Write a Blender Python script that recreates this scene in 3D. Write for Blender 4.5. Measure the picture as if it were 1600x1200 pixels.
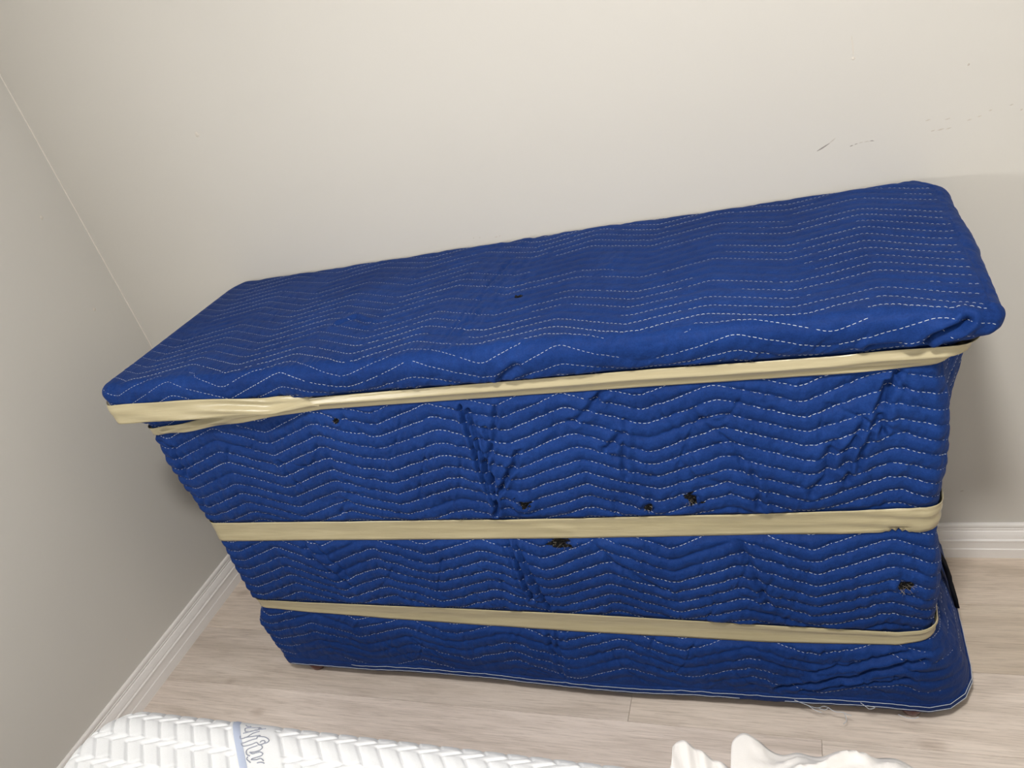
import bpy, bmesh, math, random
import numpy as np
from mathutils import Vector, Matrix

random.seed(7)
rng = np.random.default_rng(11)
scene = bpy.context.scene
for o in list(bpy.data.objects):
    bpy.data.objects.remove(o, do_unlink=True)
COL = scene.collection

# ------------------------------------------------------------------ camera
cam_d = bpy.data.cameras.new('camera')
cam_d.sensor_fit = 'HORIZONTAL'
cam_d.sensor_width = 36.0
cam_d.lens = 1183.84 / 1600 * 36.0
cam_d.clip_start = 0.02
cam = bpy.data.objects.new('camera', cam_d)
COL.objects.link(cam)
_r = Vector((0.92764615, 0.27410099, -0.25365581))
_d = Vector((-0.07103776, -0.53729655, -0.84039637))
_f = Vector((-0.36664187, 0.79760959, -0.47894956))
M = Matrix.Identity(4)
for i in range(3):
    M[i][0] = _r[i]
    M[i][1] = -_d[i]
    M[i][2] = -_f[i]
M.translation = (1.7311, -1.4929, 1.45)
cam.matrix_world = M
scene.camera = cam

# ------------------------------------------------------------------ world, light levels, exposure
world = bpy.data.worlds.new('world')
scene.world = world
world.use_nodes = True
world.node_tree.nodes['Background'].inputs[0].default_value = (0.9, 0.95, 1.0, 1)
world.node_tree.nodes['Background'].inputs[1].default_value = 1.0
CEILING_LAMP = 328.0       # emission strength of the glass dome on the ceiling
WINDOW_LIGHT = 17.0        # watts of daylight entering through the low wide window in the left wall
WIN_Y0, WIN_Y1, WIN_Z0, WIN_Z1 = -2.45, -1.35, 1.09, 1.31
wl_d = bpy.data.lights.new('window_daylight', 'AREA')
wl_d.shape = 'RECTANGLE'
wl_d.size, wl_d.size_y = WIN_Y1 - WIN_Y0 - 0.06, WIN_Z1 - WIN_Z0 - 0.05
wl_d.energy = WINDOW_LIGHT
wl_d.color = (1.0, 0.985, 0.965)
wl = bpy.data.objects.new('window_daylight', wl_d)
COL.objects.link(wl)
wl.matrix_world = Matrix.Translation((-0.030, (WIN_Y0 + WIN_Y1) / 2, (WIN_Z0 + WIN_Z1) / 2)) @ Vector((1, 0, 0)).to_track_quat('-Z', 'Y').to_matrix().to_4x4()
scene.view_settings.view_transform = 'Standard'
scene.view_settings.look = 'None'
scene.view_settings.exposure = 0.0
scene.view_settings.gamma = 1.0
scene.view_settings.use_curve_mapping = False

# ------------------------------------------------------------------ helpers
def mesh_obj(name, verts, faces, mat=None, parent=None, smooth=False):
    me = bpy.data.meshes.new(name)
    if isinstance(verts, np.ndarray):
        verts = verts.reshape(-1, 3)
        fa = np.asarray(faces)
        n, k = fa.shape
        me.vertices.add(len(verts))
        me.vertices.foreach_set('co', verts.astype(np.float32).ravel())
        me.loops.add(n * k)
        me.loops.foreach_set('vertex_index', fa.astype(np.int32).ravel())
        me.polygons.add(n)
        me.polygons.foreach_set('loop_start', np.arange(0, n * k, k, dtype=np.int32))
        me.update(calc_edges=True)
        me.validate()
    else:
        me.from_pydata([tuple(v) for v in verts], [], faces)
        me.update()
    if smooth:
        me.polygons.foreach_set('use_smooth', [True] * len(me.polygons))
    if mat:
        me.materials.append(mat)
    o = bpy.data.objects.new(name, me)
    COL.objects.link(o)
    if parent:
        o.parent = parent
        o.matrix_parent_inverse = Matrix.Identity(4)
    return o

def bm_obj(name, bm, mat=None, parent=None, smooth=False):
    me = bpy.data.meshes.new(name)
    bm.normal_update()
    bm.to_mesh(me)
    bm.free()
    if smooth:
        for p in me.polygons:
            p.use_smooth = True
    if mat:
        me.materials.append(mat)
    o = bpy.data.objects.new(name, me)
    COL.objects.link(o)
    if parent:
        o.parent = parent
    return o

def bevel_box(x0, x1, y0, y1, z0, z1, b=0.004, seg=2):
    bm = bmesh.new()
    bmesh.ops.create_cube(bm, size=1.0)
    for v in bm.verts:
        v.co = Vector(((x0 + x1) / 2 + v.co.x * (x1 - x0), (y0 + y1) / 2 + v.co.y * (y1 - y0), (z0 + z1) / 2 + v.co.z * (z1 - z0)))
    if b > 0:
        bmesh.ops.bevel(bm, geom=bm.edges[:], offset=b, segments=seg, affect='EDGES')
    return bm

def lathe(profile, n=24, loc=(0, 0, 0)):
    bm = bmesh.new()
    rows = []
    for r, z in profile:
        rows.append([bm.verts.new((loc[0] + r * math.cos(2 * math.pi * k / n), loc[1] + r * math.sin(2 * math.pi * k / n), loc[2] + z)) for k in range(n)])
    for a, b in zip(rows[:-1], rows[1:]):
        for k in range(n):
            bm.faces.new((a[k], a[(k + 1) % n], b[(k + 1) % n], b[k]))
    bm.faces.new(rows[0][::-1])
    bm.faces.new(rows[-1])
    return bm

def tube_mesh(paths, r, n=6):
    """several poly-lines as round tubes: verts, faces lists"""
    V, F = [], []
    for path in paths:
        pts = [Vector(p) for p in path]
        base = len(V)
        for i, p in enumerate(pts):
            t = (pts[min(i + 1, len(pts) - 1)] - pts[max(i - 1, 0)]).normalized()
            a = t.orthogonal().normalized() if abs(t.z) > .95 else t.cross(Vector((0, 0, 1))).normalized()
            b = t.cross(a)
            for k in range(n):
                an = 2 * math.pi * k / n
                V.append(p + (a * math.cos(an) + b * math.sin(an)) * r)
        for i in range(len(pts) - 1):
            for k in range(n):
                F.append((base + i * n + k, base + i * n + (k + 1) % n, base + (i + 1) * n + (k + 1) % n, base + (i + 1) * n + k))
        F.append(tuple(base + k for k in range(n))[::-1])
        F.append(tuple(base + (len(pts) - 1) * n + k for k in range(n)))
    return V, F

def catmull(pts, sub=6):
    P = [Vector(p) for p in pts]
    out = []
    for i in range(len(P) - 1):
        p0 = P[max(i - 1, 0)]; p1 = P[i]; p2 = P[i + 1]; p3 = P[min(i + 2, len(P) - 1)]
        for s in range(sub):
            t = s / sub
            out.append(0.5 * ((2 * p1) + (p2 - p0) * t + (2 * p0 - 5 * p1 + 4 * p2 - p3) * t * t + (3 * p1 - p0 - 3 * p2 + p3) * t ** 3))
    out.append(P[-1])
    return out

def empty(name, loc=(0, 0, 0)):
    o = bpy.data.objects.new(name, None)
    o.location = loc
    o.empty_display_size = 0.1
    COL.objects.link(o)
    return o

def tag(o, label=None, cat=None, group=None, kind=None):
    if label: o['label'] = label
    if cat: o['category'] = cat
    if group: o['group'] = group
    if kind: o['kind'] = kind
    return o

def noise2(u, v, seed=0):
    """smooth value noise in [-1, 1]"""
    r = np.random.default_rng(seed)
    T = r.uniform(-1, 1, (256, 256))
    u = np.asarray(u, float); v = np.asarray(v, float)
    i = np.floor(u).astype(int); j = np.floor(v).astype(int)
    a = u - i; b = v - j
    a = a * a * a * (a * (6 * a - 15) + 10); b = b * b * b * (b * (6 * b - 15) + 10)
    i0 = i % 256; i1 = (i + 1) % 256; j0 = j % 256; j1 = (j + 1) % 256
    return (T[i0, j0] * (1 - a) + T[i1, j0] * a) * (1 - b) + (T[i0, j1] * (1 - a) + T[i1, j1] * a) * b

def sstep(a, b, x):
    t = np.clip((x - a) / (b - a), 0, 1)
    return t * t * (3 - 2 * t)

def grid_faces(nr, nc, off=0):
    idx = np.arange(nr * nc).reshape(nr, nc) + off
    return np.stack([idx[:-1, :-1], idx[:-1, 1:], idx[1:, 1:], idx[1:, :-1]], -1).reshape(-1, 4)

def grid_normals(P):
    du = np.gradient(P, axis=1); dv = np.gradient(P, axis=0)
    n = np.cross(du, dv)
    return n / (np.linalg.norm(n, axis=-1, keepdims=True) + 1e-12)

# ------------------------------------------------------------------ materials
def new_mat(name):
    m = bpy.data.materials.new(name)
    m.use_nodes = True
    nt = m.node_tree
    b = nt.nodes['Principled BSDF']
    return m, nt, b

def simple_mat(name, col, rough=0.6, spec=0.5, **kw):
    m, nt, b = new_mat(name)
    b.inputs['Base Color'].default_value = (*col, 1)
    b.inputs['Roughness'].default_value = rough
    b.inputs['Specular IOR Level'].default_value = spec
    for k, v in kw.items():
        b.inputs[k].default_value = v
    return m

def N(nt, t, **kw):
    n = nt.nodes.new(t)
    for k, v in kw.items():
        setattr(n, k, v)
    return n

def noise_node(nt, scale, detail=3, rough=0.5, vec=None, dist=0.0):
    n = N(nt, 'ShaderNodeTexNoise')
    n.inputs['Scale'].default_value = scale
    n.inputs['Detail'].default_value = detail
    n.inputs['Roughness'].default_value = rough
    n.inputs['Distortion'].default_value = dist
    if vec is not None:
        nt.links.new(vec, n.inputs['Vector'])
    return n

def ramp(nt, fac, stops):
    r = N(nt, 'ShaderNodeValToRGB')
    els = r.color_ramp.elements
    while len(els) < len(stops):
        els.new(0.5)
    for e, (p, c) in zip(els, stops):
        e.position = p
        e.color = (*c, 1)
    nt.links.new(fac, r.inputs['Fac'])
    return r

def bump(nt, height, strength, dist, bsdf, prev=None):
    b = N(nt, 'ShaderNodeBump')
    b.inputs['Strength'].default_value = strength
    b.inputs['Distance'].default_value = dist
    nt.links.new(height, b.inputs['Height'])
    if prev is not None:
        nt.links.new(prev.outputs[0], b.inputs['Normal'])
    nt.links.new(b.outputs[0], bsdf.inputs['Normal'])
    return b

def wall_paint(name, base):
    m, nt, b = new_mat(name)
    tc = N(nt, 'ShaderNodeTexCoord')
    n1 = noise_node(nt, 1.3, 1, 0.5, tc.outputs['Object'])
    c = ramp(nt, n1.outputs['Fac'], [(0.35, tuple(x * 0.985 for x in base)), (0.65, tuple(x * 1.015 for x in base))])
    nt.links.new(c.outputs[0], b.inputs['Base Color'])
    b.inputs['Roughness'].default_value = 0.5
    b.inputs['Specular IOR Level'].default_value = 0.3
    n2 = noise_node(nt, 260, 2, 0.55, tc.outputs['Object'])
    bump(nt, n2.outputs['Fac'], 0.09, 0.001, b)
    return m

MAT = {}
MAT['wall'] = wall_paint('wall_paint', (0.605, 0.588, 0.548))
MAT['ceiling'] = simple_mat('ceiling_paint', (0.84, 0.835, 0.825), 0.8, 0.2)
MAT['trim'] = simple_mat('trim_paint', (0.82, 0.80, 0.78), 0.35, 0.5)
MAT['caulk'] = simple_mat('caulk', (0.70, 0.66, 0.61), 0.5)
MAT['scuff'] = simple_mat('scuff', (0.27, 0.25, 0.23), 0.8)
MAT['scuff_pale'] = simple_mat('scuff_pale', (0.52, 0.48, 0.43), 0.8)
MAT['patch'] = simple_mat('filler_patch', (0.63, 0.59, 0.53), 0.6)

def wood_floor():
    m, nt, b = new_mat('grey_oak_plank')
    tc = N(nt, 'ShaderNodeTexCoord')
    oi = N(nt, 'ShaderNodeObjectInfo')
    mul = N(nt, 'ShaderNodeVectorMath', operation='SCALE')
    comb = N(nt, 'ShaderNodeCombineXYZ')
    nt.links.new(oi.outputs['Random'], comb.inputs[0])
    nt.links.new(oi.outputs['Random'], comb.inputs[1])
    nt.links.new(oi.outputs['Random'], comb.inputs[2])
    nt.links.new(comb.outputs[0], mul.inputs[0])
    mul.inputs['Scale'].default_value = 37.0
    add = N(nt, 'ShaderNodeVectorMath', operation='ADD')
    nt.links.new(tc.outputs['Object'], add.inputs[0])
    nt.links.new(mul.outputs[0], add.inputs[1])
    mp = N(nt, 'ShaderNodeMapping')
    mp.inputs['Scale'].default_value = (1.0, 9.0, 1.0)
    nt.links.new(add.outputs[0], mp.inputs[0])
    mp2 = N(nt, 'ShaderNodeMapping')
    mp2.inputs['Scale'].default_value = (1.0, 26.0, 1.0)
    nt.links.new(add.outputs[0], mp2.inputs[0])
    a = noise_node(nt, 2.6, 5, 0.6, mp.outputs[0], 0.6)
    g = noise_node(nt, 11.0, 5, 0.75, mp2.outputs[0], 0.4)
    c1 = ramp(nt, a.outputs['Fac'], [(0.25, (0.52, 0.45, 0.39)), (0.5, (0.68, 0.60, 0.54)), (0.75, (0.78, 0.70, 0.64))])
    c2 = ramp(nt, g.outputs['Fac'], [(0.32, (0.66, 0.63, 0.60)), (0.5, (0.97, 0.97, 0.96)), (0.7, (1.12, 1.11, 1.10))])
    mx = N(nt, 'ShaderNodeMix', data_type='RGBA', blend_type='MULTIPLY')
    mx.inputs[0].default_value = 0.75
    nt.links.new(c1.outputs[0], mx.inputs[6])
    nt.links.new(c2.outputs[0], mx.inputs[7])
    # knots: sparse dark cells
    mp3 = N(nt, 'ShaderNodeMapping')
    mp3.inputs['Scale'].default_value = (3.2, 6.5, 1.0)
    nt.links.new(add.outputs[0], mp3.inputs[0])
    wob = noise_node(nt, 9, 3, 0.6, add.outputs[0])
    wm = N(nt, 'ShaderNodeMix', data_type='RGBA', blend_type='ADD')
    wm.inputs[0].default_value = 0.22
    nt.links.new(mp3.outputs[0], wm.inputs[6])
    nt.links.new(wob.outputs['Color'], wm.inputs[7])
    vo = N(nt, 'ShaderNodeTexVoronoi')
    vo.inputs['Scale'].default_value = 1.0
    nt.links.new(wm.outputs[2], vo.inputs['Vector'])
    kn = ramp(nt, vo.outputs['Distance'], [(0.0, (0.55, 0.5, 0.46)), (0.05, (0.72, 0.68, 0.65)), (0.10, (1, 1, 1))])
    mk = N(nt, 'ShaderNodeMix', data_type='RGBA', blend_type='MULTIPLY')
    mk.inputs[0].default_value = 0.55
    nt.links.new(mx.outputs[2], mk.inputs[6])
    nt.links.new(kn.outputs[0], mk.inputs[7])
    hsv = N(nt, 'ShaderNodeHueSaturation')
    mr = N(nt, 'ShaderNodeMapRange')
    mr.inputs[3].default_value = 0.92
    mr.inputs[4].default_value = 1.07
    nt.links.new(oi.outputs['Random'], mr.inputs[0])
    nt.links.new(mr.outputs[0], hsv.inputs['Value'])
    nt.links.new(mk.outputs[2], hsv.inputs['Color'])
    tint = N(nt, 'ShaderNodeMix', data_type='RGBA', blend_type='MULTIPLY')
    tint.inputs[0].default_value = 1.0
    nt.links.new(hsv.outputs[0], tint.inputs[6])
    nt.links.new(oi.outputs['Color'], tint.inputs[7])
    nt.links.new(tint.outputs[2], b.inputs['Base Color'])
    b.inputs['Roughness'].default_value = 0.5
    b.inputs['Specular IOR Level'].default_value = 0.35
    bump(nt, g.outputs['Fac'], 0.12, 0.001, b)
    return m
MAT['plank'] = wood_floor()

def fabric(name, dark, light, sheen, seed=0):
    m, nt, b = new_mat(name)
    tc = N(nt, 'ShaderNodeTexCoord')
    n1 = noise_node(nt, 5.0, 2, 0.6, tc.outputs['Object'])
    n2 = noise_node(nt, 420, 1, 0.7, tc.outputs['Object'])
    n3 = noise_node(nt, 60, 3, 0.65, tc.outputs['Object'])
    c1 = ramp(nt, n1.outputs['Fac'], [(0.3, dark), (0.7, light)])
    c2 = ramp(nt, n2.outputs['Fac'], [(0.3, (0.72, 0.74, 0.8)), (0.7, (1.22, 1.2, 1.15))])
    mx = N(nt, 'ShaderNodeMix', data_type='RGBA', blend_type='MULTIPLY')
    mx.inputs[0].default_value = 0.55
    nt.links.new(c1.outputs[0], mx.inputs[6]); nt.links.new(c2.outputs[0], mx.inputs[7])
    c3 = ramp(nt, n3.outputs['Fac'], [(0.35, (0.86, 0.86, 0.88)), (0.68, (1.18, 1.18, 1.16))])
    mx2 = N(nt, 'ShaderNodeMix', data_type='RGBA', blend_type='MULTIPLY')
    mx2.inputs[0].default_value = 0.6
    nt.links.new(mx.outputs[2], mx2.inputs[6]); nt.links.new(c3.outputs[0], mx2.inputs[7])
    nt.links.new(mx2.outputs[2], b.inputs['Base Color'])
    b.inputs['Roughness'].default_value = 0.6
    b.inputs['Specular IOR Level'].default_value = 0.07
    b.inputs['Sheen Weight'].default_value = sheen
    b.inputs['Sheen Roughness'].default_value = 0.45
    b.inputs['Sheen Tint'].default_value = (0.55, 0.65, 1.0, 1)
    b1 = bump(nt, n2.outputs['Fac'], 0.25, 0.0006, b)
    bump(nt, n3.outputs['Fac'], 0.5, 0.004, b, b1)
    return m
MAT['blanket'] = fabric('blue_quilted_fabric', (0.0068, 0.0275, 0.130), (0.0092, 0.0365, 0.165), 0.03)
MAT['thread'] = simple_mat('pale_thread', (0.50, 0.54, 0.60), 0.7, 0.2)
MAT['binding'] = fabric('blue_hem_fabric', (0.007, 0.024, 0.115), (0.009, 0.032, 0.14), 0.03)
MAT['fibre'] = simple_mat('padding_fibre', (0.2, 0.18, 0.15), 0.9, 0.1)

def padding_mat():
    m, nt, b = new_mat('charcoal_padding')
    tc = N(nt, 'ShaderNodeTexCoord')
    n1 = noise_node(nt, 260, 4, 0.8, tc.outputs['Object'])
    c = ramp(nt, n1.outputs['Fac'], [(0.45, (0.006, 0.006, 0.007)), (0.60, (0.018, 0.017, 0.014)), (0.66, (0.16, 0.145, 0.12)), (0.74, (0.42, 0.37, 0.31))])
    nt.links.new(c.outputs[0], b.inputs['Base Color'])
    b.inputs['Roughness'].default_value = 1.0
    b.inputs['Specular IOR Level'].default_value = 0.05
    return m
MAT['padding'] = padding_mat()

def tape_mat():
    m, nt, b = new_mat('tan_packing_tape')
    tc = N(nt, 'ShaderNodeTexCoord')
    mp = N(nt, 'ShaderNodeMapping')
    mp.inputs['Scale'].default_value = (3.0, 3.0, 45.0)
    nt.links.new(tc.outputs['Object'], mp.inputs[0])
    n1 = noise_node(nt, 2.0, 3, 0.5, mp.outputs[0])
    c = ramp(nt, n1.outputs['Fac'], [(0.3, (0.385, 0.335, 0.205)), (0.7, (0.45, 0.395, 0.25))])
    nt.links.new(c.outputs[0], b.inputs['Base Color'])
    b.inputs['Roughness'].default_value = 0.24
    b.inputs['Specular IOR Level'].default_value = 0.45
    n2 = noise_node(nt, 5.0, 3, 0.5, mp.outputs[0])
    bump(nt, n2.outputs['Fac'], 0.25, 0.003, b)
    return m
MAT['tape'] = tape_mat()
MAT['foot'] = simple_mat('cherry_wood', (0.09, 0.017, 0.012), 0.3, 0.5)
MAT['dresser'] = simple_mat('cherry_carcass', (0.12, 0.03, 0.02), 0.4, 0.5)
MAT['dark_cloth'] = simple_mat('black_backing_cloth', (0.006, 0.007, 0.012), 0.95, 0.1)

def white_fabric(name, base, scale=500, b_s=0.2):
    m, nt, b = new_mat(name)
    tc = N(nt, 'ShaderNodeTexCoord')
    n1 = noise_node(nt, scale, 3, 0.6, tc.outputs['Object'])
    c = ramp(nt, n1.outputs['Fac'], [(0.3, tuple(x * 0.95 for x in base)), (0.7, base)])
    nt.links.new(c.outputs[0], b.inputs['Base Color'])
    b.inputs['Roughness'].default_value = 0.85
    b.inputs['Specular IOR Level'].default_value = 0.2
    b.inputs['Sheen Weight'].default_value = 0.1
    bump(nt, n1.outputs['Fac'], b_s, 0.0005, b)
    return m
MAT['mattress'] = white_fabric('white_knit', (0.68, 0.695, 0.71))
MAT['sheet'] = white_fabric('white_cotton', (0.66, 0.645, 0.63), 900, 0.1)
MAT['ribbon'] = simple_mat('pale_blue_ribbon', (0.40, 0.45, 0.57), 0.8, 0.2)
MAT['embroidery'] = simple_mat('grey_embroidery', (0.26, 0.28, 0.34), 0.8, 0.2)
MAT['metal'] = simple_mat('brushed_nickel', (0.55, 0.54, 0.52), 0.3, 0.5, Metallic=1.0)

def emit_mat(name, col, s):
    m, nt, b = new_mat(name)
    b.inputs['Base Color'].default_value = (0.9, 0.9, 0.9, 1)
    b.inputs['Emission Color'].default_value = (*col, 1)
    b.inputs['Emission Strength'].default_value = s
    return m

# ------------------------------------------------------------------ room shell
RX, RY, RZ = 2.72, -2.95, 2.40
def struct(name, bm, mat, label=None):
    o = bm_obj(name, bm, mat)
    o['kind'] = 'structure'
    if label: o['label'] = label
    return o
wall_back = struct('wall_back', bevel_box(-0.1, RX + 0.1, 0.0, 0.1, -0.05, RZ + 0.1, 0), MAT['wall'], 'warm grey painted wall behind the wrapped dresser')
bm = bmesh.new()
for (ya, yb, za, zb_) in ((RY - 0.1, WIN_Y0, -0.05, RZ + 0.1), (WIN_Y1, 0.0, -0.05, RZ + 0.1), (WIN_Y0, WIN_Y1, -0.05, WIN_Z0), (WIN_Y0, WIN_Y1, WIN_Z1, RZ + 0.1)):
    bmesh.ops.create_cube(bm, size=1.0, matrix=Matrix.Translation((-0.05, (ya + yb) / 2, (za + zb_) / 2)) @ Matrix.Diagonal((0.1, yb - ya, zb_ - za, 1)))
wall_left = struct('wall_left', bm, MAT['wall'], 'warm grey painted side wall on the left')
# low wide window further along the left wall, out of view
bm = bmesh.new()
cy_, cz_, wy_, wz_ = (WIN_Y0 + WIN_Y1) / 2, (WIN_Z0 + WIN_Z1) / 2, WIN_Y1 - WIN_Y0, WIN_Z1 - WIN_Z0
for (dy, dz, sy, sz) in ((0, wz_ / 2 - 0.0125, wy_, 0.025), (0, -wz_ / 2 + 0.0125, wy_, 0.025), (wy_ / 2 - 0.015, 0, 0.03, wz_ - 0.05), (-wy_ / 2 + 0.015, 0, 0.03, wz_ - 0.05)):
    bmesh.ops.create_cube(bm, size=1.0, matrix=Matrix.Translation((-0.065, cy_ + dy, cz_ + dz)) @ Matrix.Diagonal((0.05, sy, sz, 1)))
window_1 = struct('window_1', bm, MAT['trim'], 'low wide white framed window in the left wall')
gm, gnt, gb = new_mat('window_glass')
tr = N(gnt, 'ShaderNodeBsdfTransparent'); gl = N(gnt, 'ShaderNodeBsdfGlossy'); mxs = N(gnt, 'ShaderNodeMixShader')
gl.inputs['Roughness'].default_value = 0.02
mxs.inputs[0].default_value = 0.06
gnt.links.new(tr.outputs[0], mxs.inputs[1]); gnt.links.new(gl.outputs[0], mxs.inputs[2])
gnt.links.new(mxs.outputs[0], gnt.nodes['Material Output'].inputs['Surface'])
bm_obj('pane', bevel_box(-0.070, -0.066, WIN_Y0 + 0.03, WIN_Y1 - 0.03, WIN_Z0 + 0.025, WIN_Z1 - 0.025, 0), gm, window_1)
wall_right = struct('wall_right', bevel_box(RX, RX + 0.1, RY - 0.1, 0.0, -0.05, RZ + 0.1, 0), MAT['wall'], 'warm grey side wall out of view')
wall_front = struct('wall_front', bevel_box(0.0, RX, RY - 0.1, RY, -0.05, RZ + 0.1, 0), MAT['wall'], 'warm grey wall behind the camera')
ceiling = struct('ceiling', bevel_box(0.0, RX, RY, 0.0, RZ, RZ + 0.1, 0), MAT['ceiling'], 'white ceiling above the room')

# floor: sub-floor with separate planks running along the back wall
floor = struct('floor', bevel_box(0.0, RX, RY, 0.0, -0.05, -0.012, 0), simple_mat('subfloor', (0.16, 0.13, 0.11), 0.9), 'greyish oak plank floor')
PW, PL = 0.1805, 1.83
def plank_mesh(w, l):
    me = bpy.data.meshes.new('plank')
    bm = bmesh.new()
    g, b = 0.0003, 0.0007
    zt = 0.0
    outer = [(-l / 2 + g, -w / 2 + g), (l / 2 - g, -w / 2 + g), (l / 2 - g, w / 2 - g), (-l / 2 + g, w / 2 - g)]
    inner = [(x - math.copysign(b, x), y - math.copysign(b, y)) for x, y in outer]
    lo = [bm.verts.new((x, y, -0.012)) for x, y in outer]
    mid = [bm.verts.new((x, y, zt - 0.0006)) for x, y in outer]
    top = [bm.verts.new((x, y, zt)) for x, y in inner]
    for a, c in ((lo, mid), (mid, top)):
        for k in range(4):
            bm.faces.new((a[k], a[(k + 1) % 4], c[(k + 1) % 4], c[k]))
    bm.faces.new(top)
    bm.to_mesh(me); bm.free()
    me.materials.append(MAT['plank'])
    return me
plank_cache = {}
SHADE_TINTS = {(0, 1): (.93, .90, .84), (1, 1): (.84, .81, .74), (1, 0): (.90, .88, .85), (2, 0): (.97, .96, .95), (2, 1): (1.03, 1.02, 1.0), (3, 0): (1.04, 1.03, 1.03), (3, 1): (1.06, 1.06, 1.05)}  # floor shade painted into plank colour: darkest at right back, lighter towards the camera
def add_plank(x0, x1, y0, y1, tint):
    key = (round(x1 - x0, 3), round(y1 - y0, 3))
    if key not in plank_cache:
        plank_cache[key] = plank_mesh(y1 - y0, x1 - x0)
    o = bpy.data.objects.new('plank', plank_cache[key])
    COL.objects.link(o)
    o.parent = floor
    o.location = ((x0 + x1) / 2, (y0 + y1) / 2, 0)
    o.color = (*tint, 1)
joints = [0.75, 1.78, 1.31, 0.42, 1.05, 0.2, 0.9, 1.2, 0.5, 0.1, 0.8, 1.1, 0.35, 0.66, 0.95, 0.15, 0.55, 1.15]
ys = [0.0, -0.156]
while ys[-1] > RY:
    ys.append(max(ys[-1] - 0.1805, RY))
joints[0:4] = [0.95, 1.45, 1.314, 1.70]
for r_i in range(len(ys) - 1):
    y1, y0 = ys[r_i], ys[r_i + 1]
    if y1 - y0 < 0.01:
        continue
    j0 = joints[r_i % len(joints)]
    xs = [0.0]
    x = j0
    while x > PL: x -= PL
    while x < RX - 0.02:
        if x > 0.02: xs.append(x)
        x += PL
    xs.append(RX)
    for k, (a, b) in enumerate(zip(xs[:-1], xs[1:])):
        add_plank(a, b, y0, y1, SHADE_TINTS.get((r_i, k), (random.uniform(.93, 1.05),) * 3))

# baseboards: moulded profile swept along each wall
BP = [(0.0, 0.0), (0.0165, 0.0), (0.0165, 0.0262), (0.0150, 0.0275), (0.0146, 0.0290), (0.0146, 0.0490), (0.0166, 0.0505), (0.0166, 0.0525), (0.0150, 0.0538),
      (0.0118, 0.0542), (0.0112, 0.0560), (0.0130, 0.0580), (0.0112, 0.0660), (0.0085, 0.0730), (0.0058, 0.0750), (0.0058, 0.0775), (0.0076, 0.0788), (0.0076, 0.0798),
      (0.0052, 0.0812), (0.0050, 0.0835), (0.0078, 0.0850), (0.0078, 0.0905), (0.0064, 0.0932), (0.0035, 0.0940), (0.0, 0.0940)]
def baseboard(name, p0, p1, inward, label):
    bm = bmesh.new()
    a = [bm.verts.new((p0[0] + inward[0] * d, p0[1] + inward[1] * d, z)) for d, z in BP]
    b = [bm.verts.new((p1[0] + inward[0] * d, p1[1] + inward[1] * d, z)) for d, z in BP]
    n = len(BP)
    for k in range(n):
        bm.faces.new((a[k], b[k], b[(k + 1) % n], a[(k + 1) % n]))
    bm.faces.new(a[::-1]); bm.faces.new(b)
    bmesh.ops.recalc_face_normals(bm, faces=bm.faces)
    return struct(name, bm, MAT['trim'], label)
baseboard('baseboard_back', (0.0, 0.0), (RX, 0.0), (0, -1), 'white moulded baseboard along the back wall')
baseboard('baseboard_left', (0.0, 0.0), (0.0, RY), (1, 0), 'white moulded baseboard along the left wall')
baseboard('baseboard_right', (RX, 0.0), (RX, RY), (-1, 0), 'white moulded baseboard along the right wall')
baseboard('baseboard_front', (0.0, RY), (RX, RY), (0, 1), 'white moulded baseboard along the wall behind the camera')

# caulk bead in the corner of the two walls
V, F = tube_mesh([[(0.0008, -0.0008, 0.094), (0.0012, -0.0008, 0.8), (0.0008, -0.0011, 1.6), (0.0008, -0.0008, RZ)]], 0.0019, 8)
caulk = mesh_obj('trim_1', V, F, MAT['caulk'], smooth=True)
tag(caulk, 'pale caulk bead in the corner of the two walls', kind='structure')

# scuffs and filled nail holes on the walls (thin smears of rubbed-off colour and filler)
def smear(name, pts, w, mat, parent, axis, thick=0.0004):
    """tapered smear on a wall: pts are (along, z) metres"""
    n = len(pts)
    V, F = [], []
    for i, (a, z) in enumerate(pts):
        t = i / (n - 1) if n > 1 else 0
        ww = w * (0.25 + math.sin(math.pi * min(max(t, 0.05), 0.95)) * 0.9) * random.uniform(0.75, 1.2)
        j = min(i + 1, n - 1); k = max(i - 1, 0)
        d = Vector((pts[j][0] - pts[k][0], pts[j][1] - pts[k][1])).normalized()
        nx, nz = -d.y, d.x
        for s, h in ((1, 0), (0.4, thick), (-0.4, thick), (-1, 0)):
            aa, zz = a + nx * ww * s, z + nz * ww * s
            V.append((aa, -0.0001 - h, zz) if axis == 'y' else (0.0001 + h, aa, zz))
    for i in range(n - 1):
        for k in range(3):
            F.append((4 * i + k, 4 * i + k + 1, 4 * i + k + 5, 4 * i + k + 4))
    return mesh_obj(name, V, F, mat, parent)
def dab(name, a, z, r, mat, parent, axis, h=0.0007):
    V, F = [], []
    n = 10
    for ring, (rr, hh) in enumerate(((1.0, 0.0), (0.55, h), (0.2, h * 1.2))):
        for k in range(n):
            an = 2 * math.pi * k / n
            q = r * rr * random.uniform(0.85, 1.15)
            aa, zz = a + q * math.cos(an), z + q * math.sin(an)
            V.append((aa, -0.0001 - hh, zz) if axis == 'y' else (0.0001 + hh, aa, zz))
    for ring in range(2):
        for k in range(n):
            F.append((ring * n + k, ring * n + (k + 1) % n, (ring + 1) * n + (k + 1) % n, (ring + 1) * n + k))
    F.append(tuple(2 * n + k for k in range(n)))
    return mesh_obj(name, V, F, mat, parent)
smear('scuff_mark', [(1.771, 1.001), (1.779, 1.0045), (1.786, 1.008), (1.793, 1.0115)], 0.0012, MAT['scuff'], wall_back, 'y')
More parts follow.
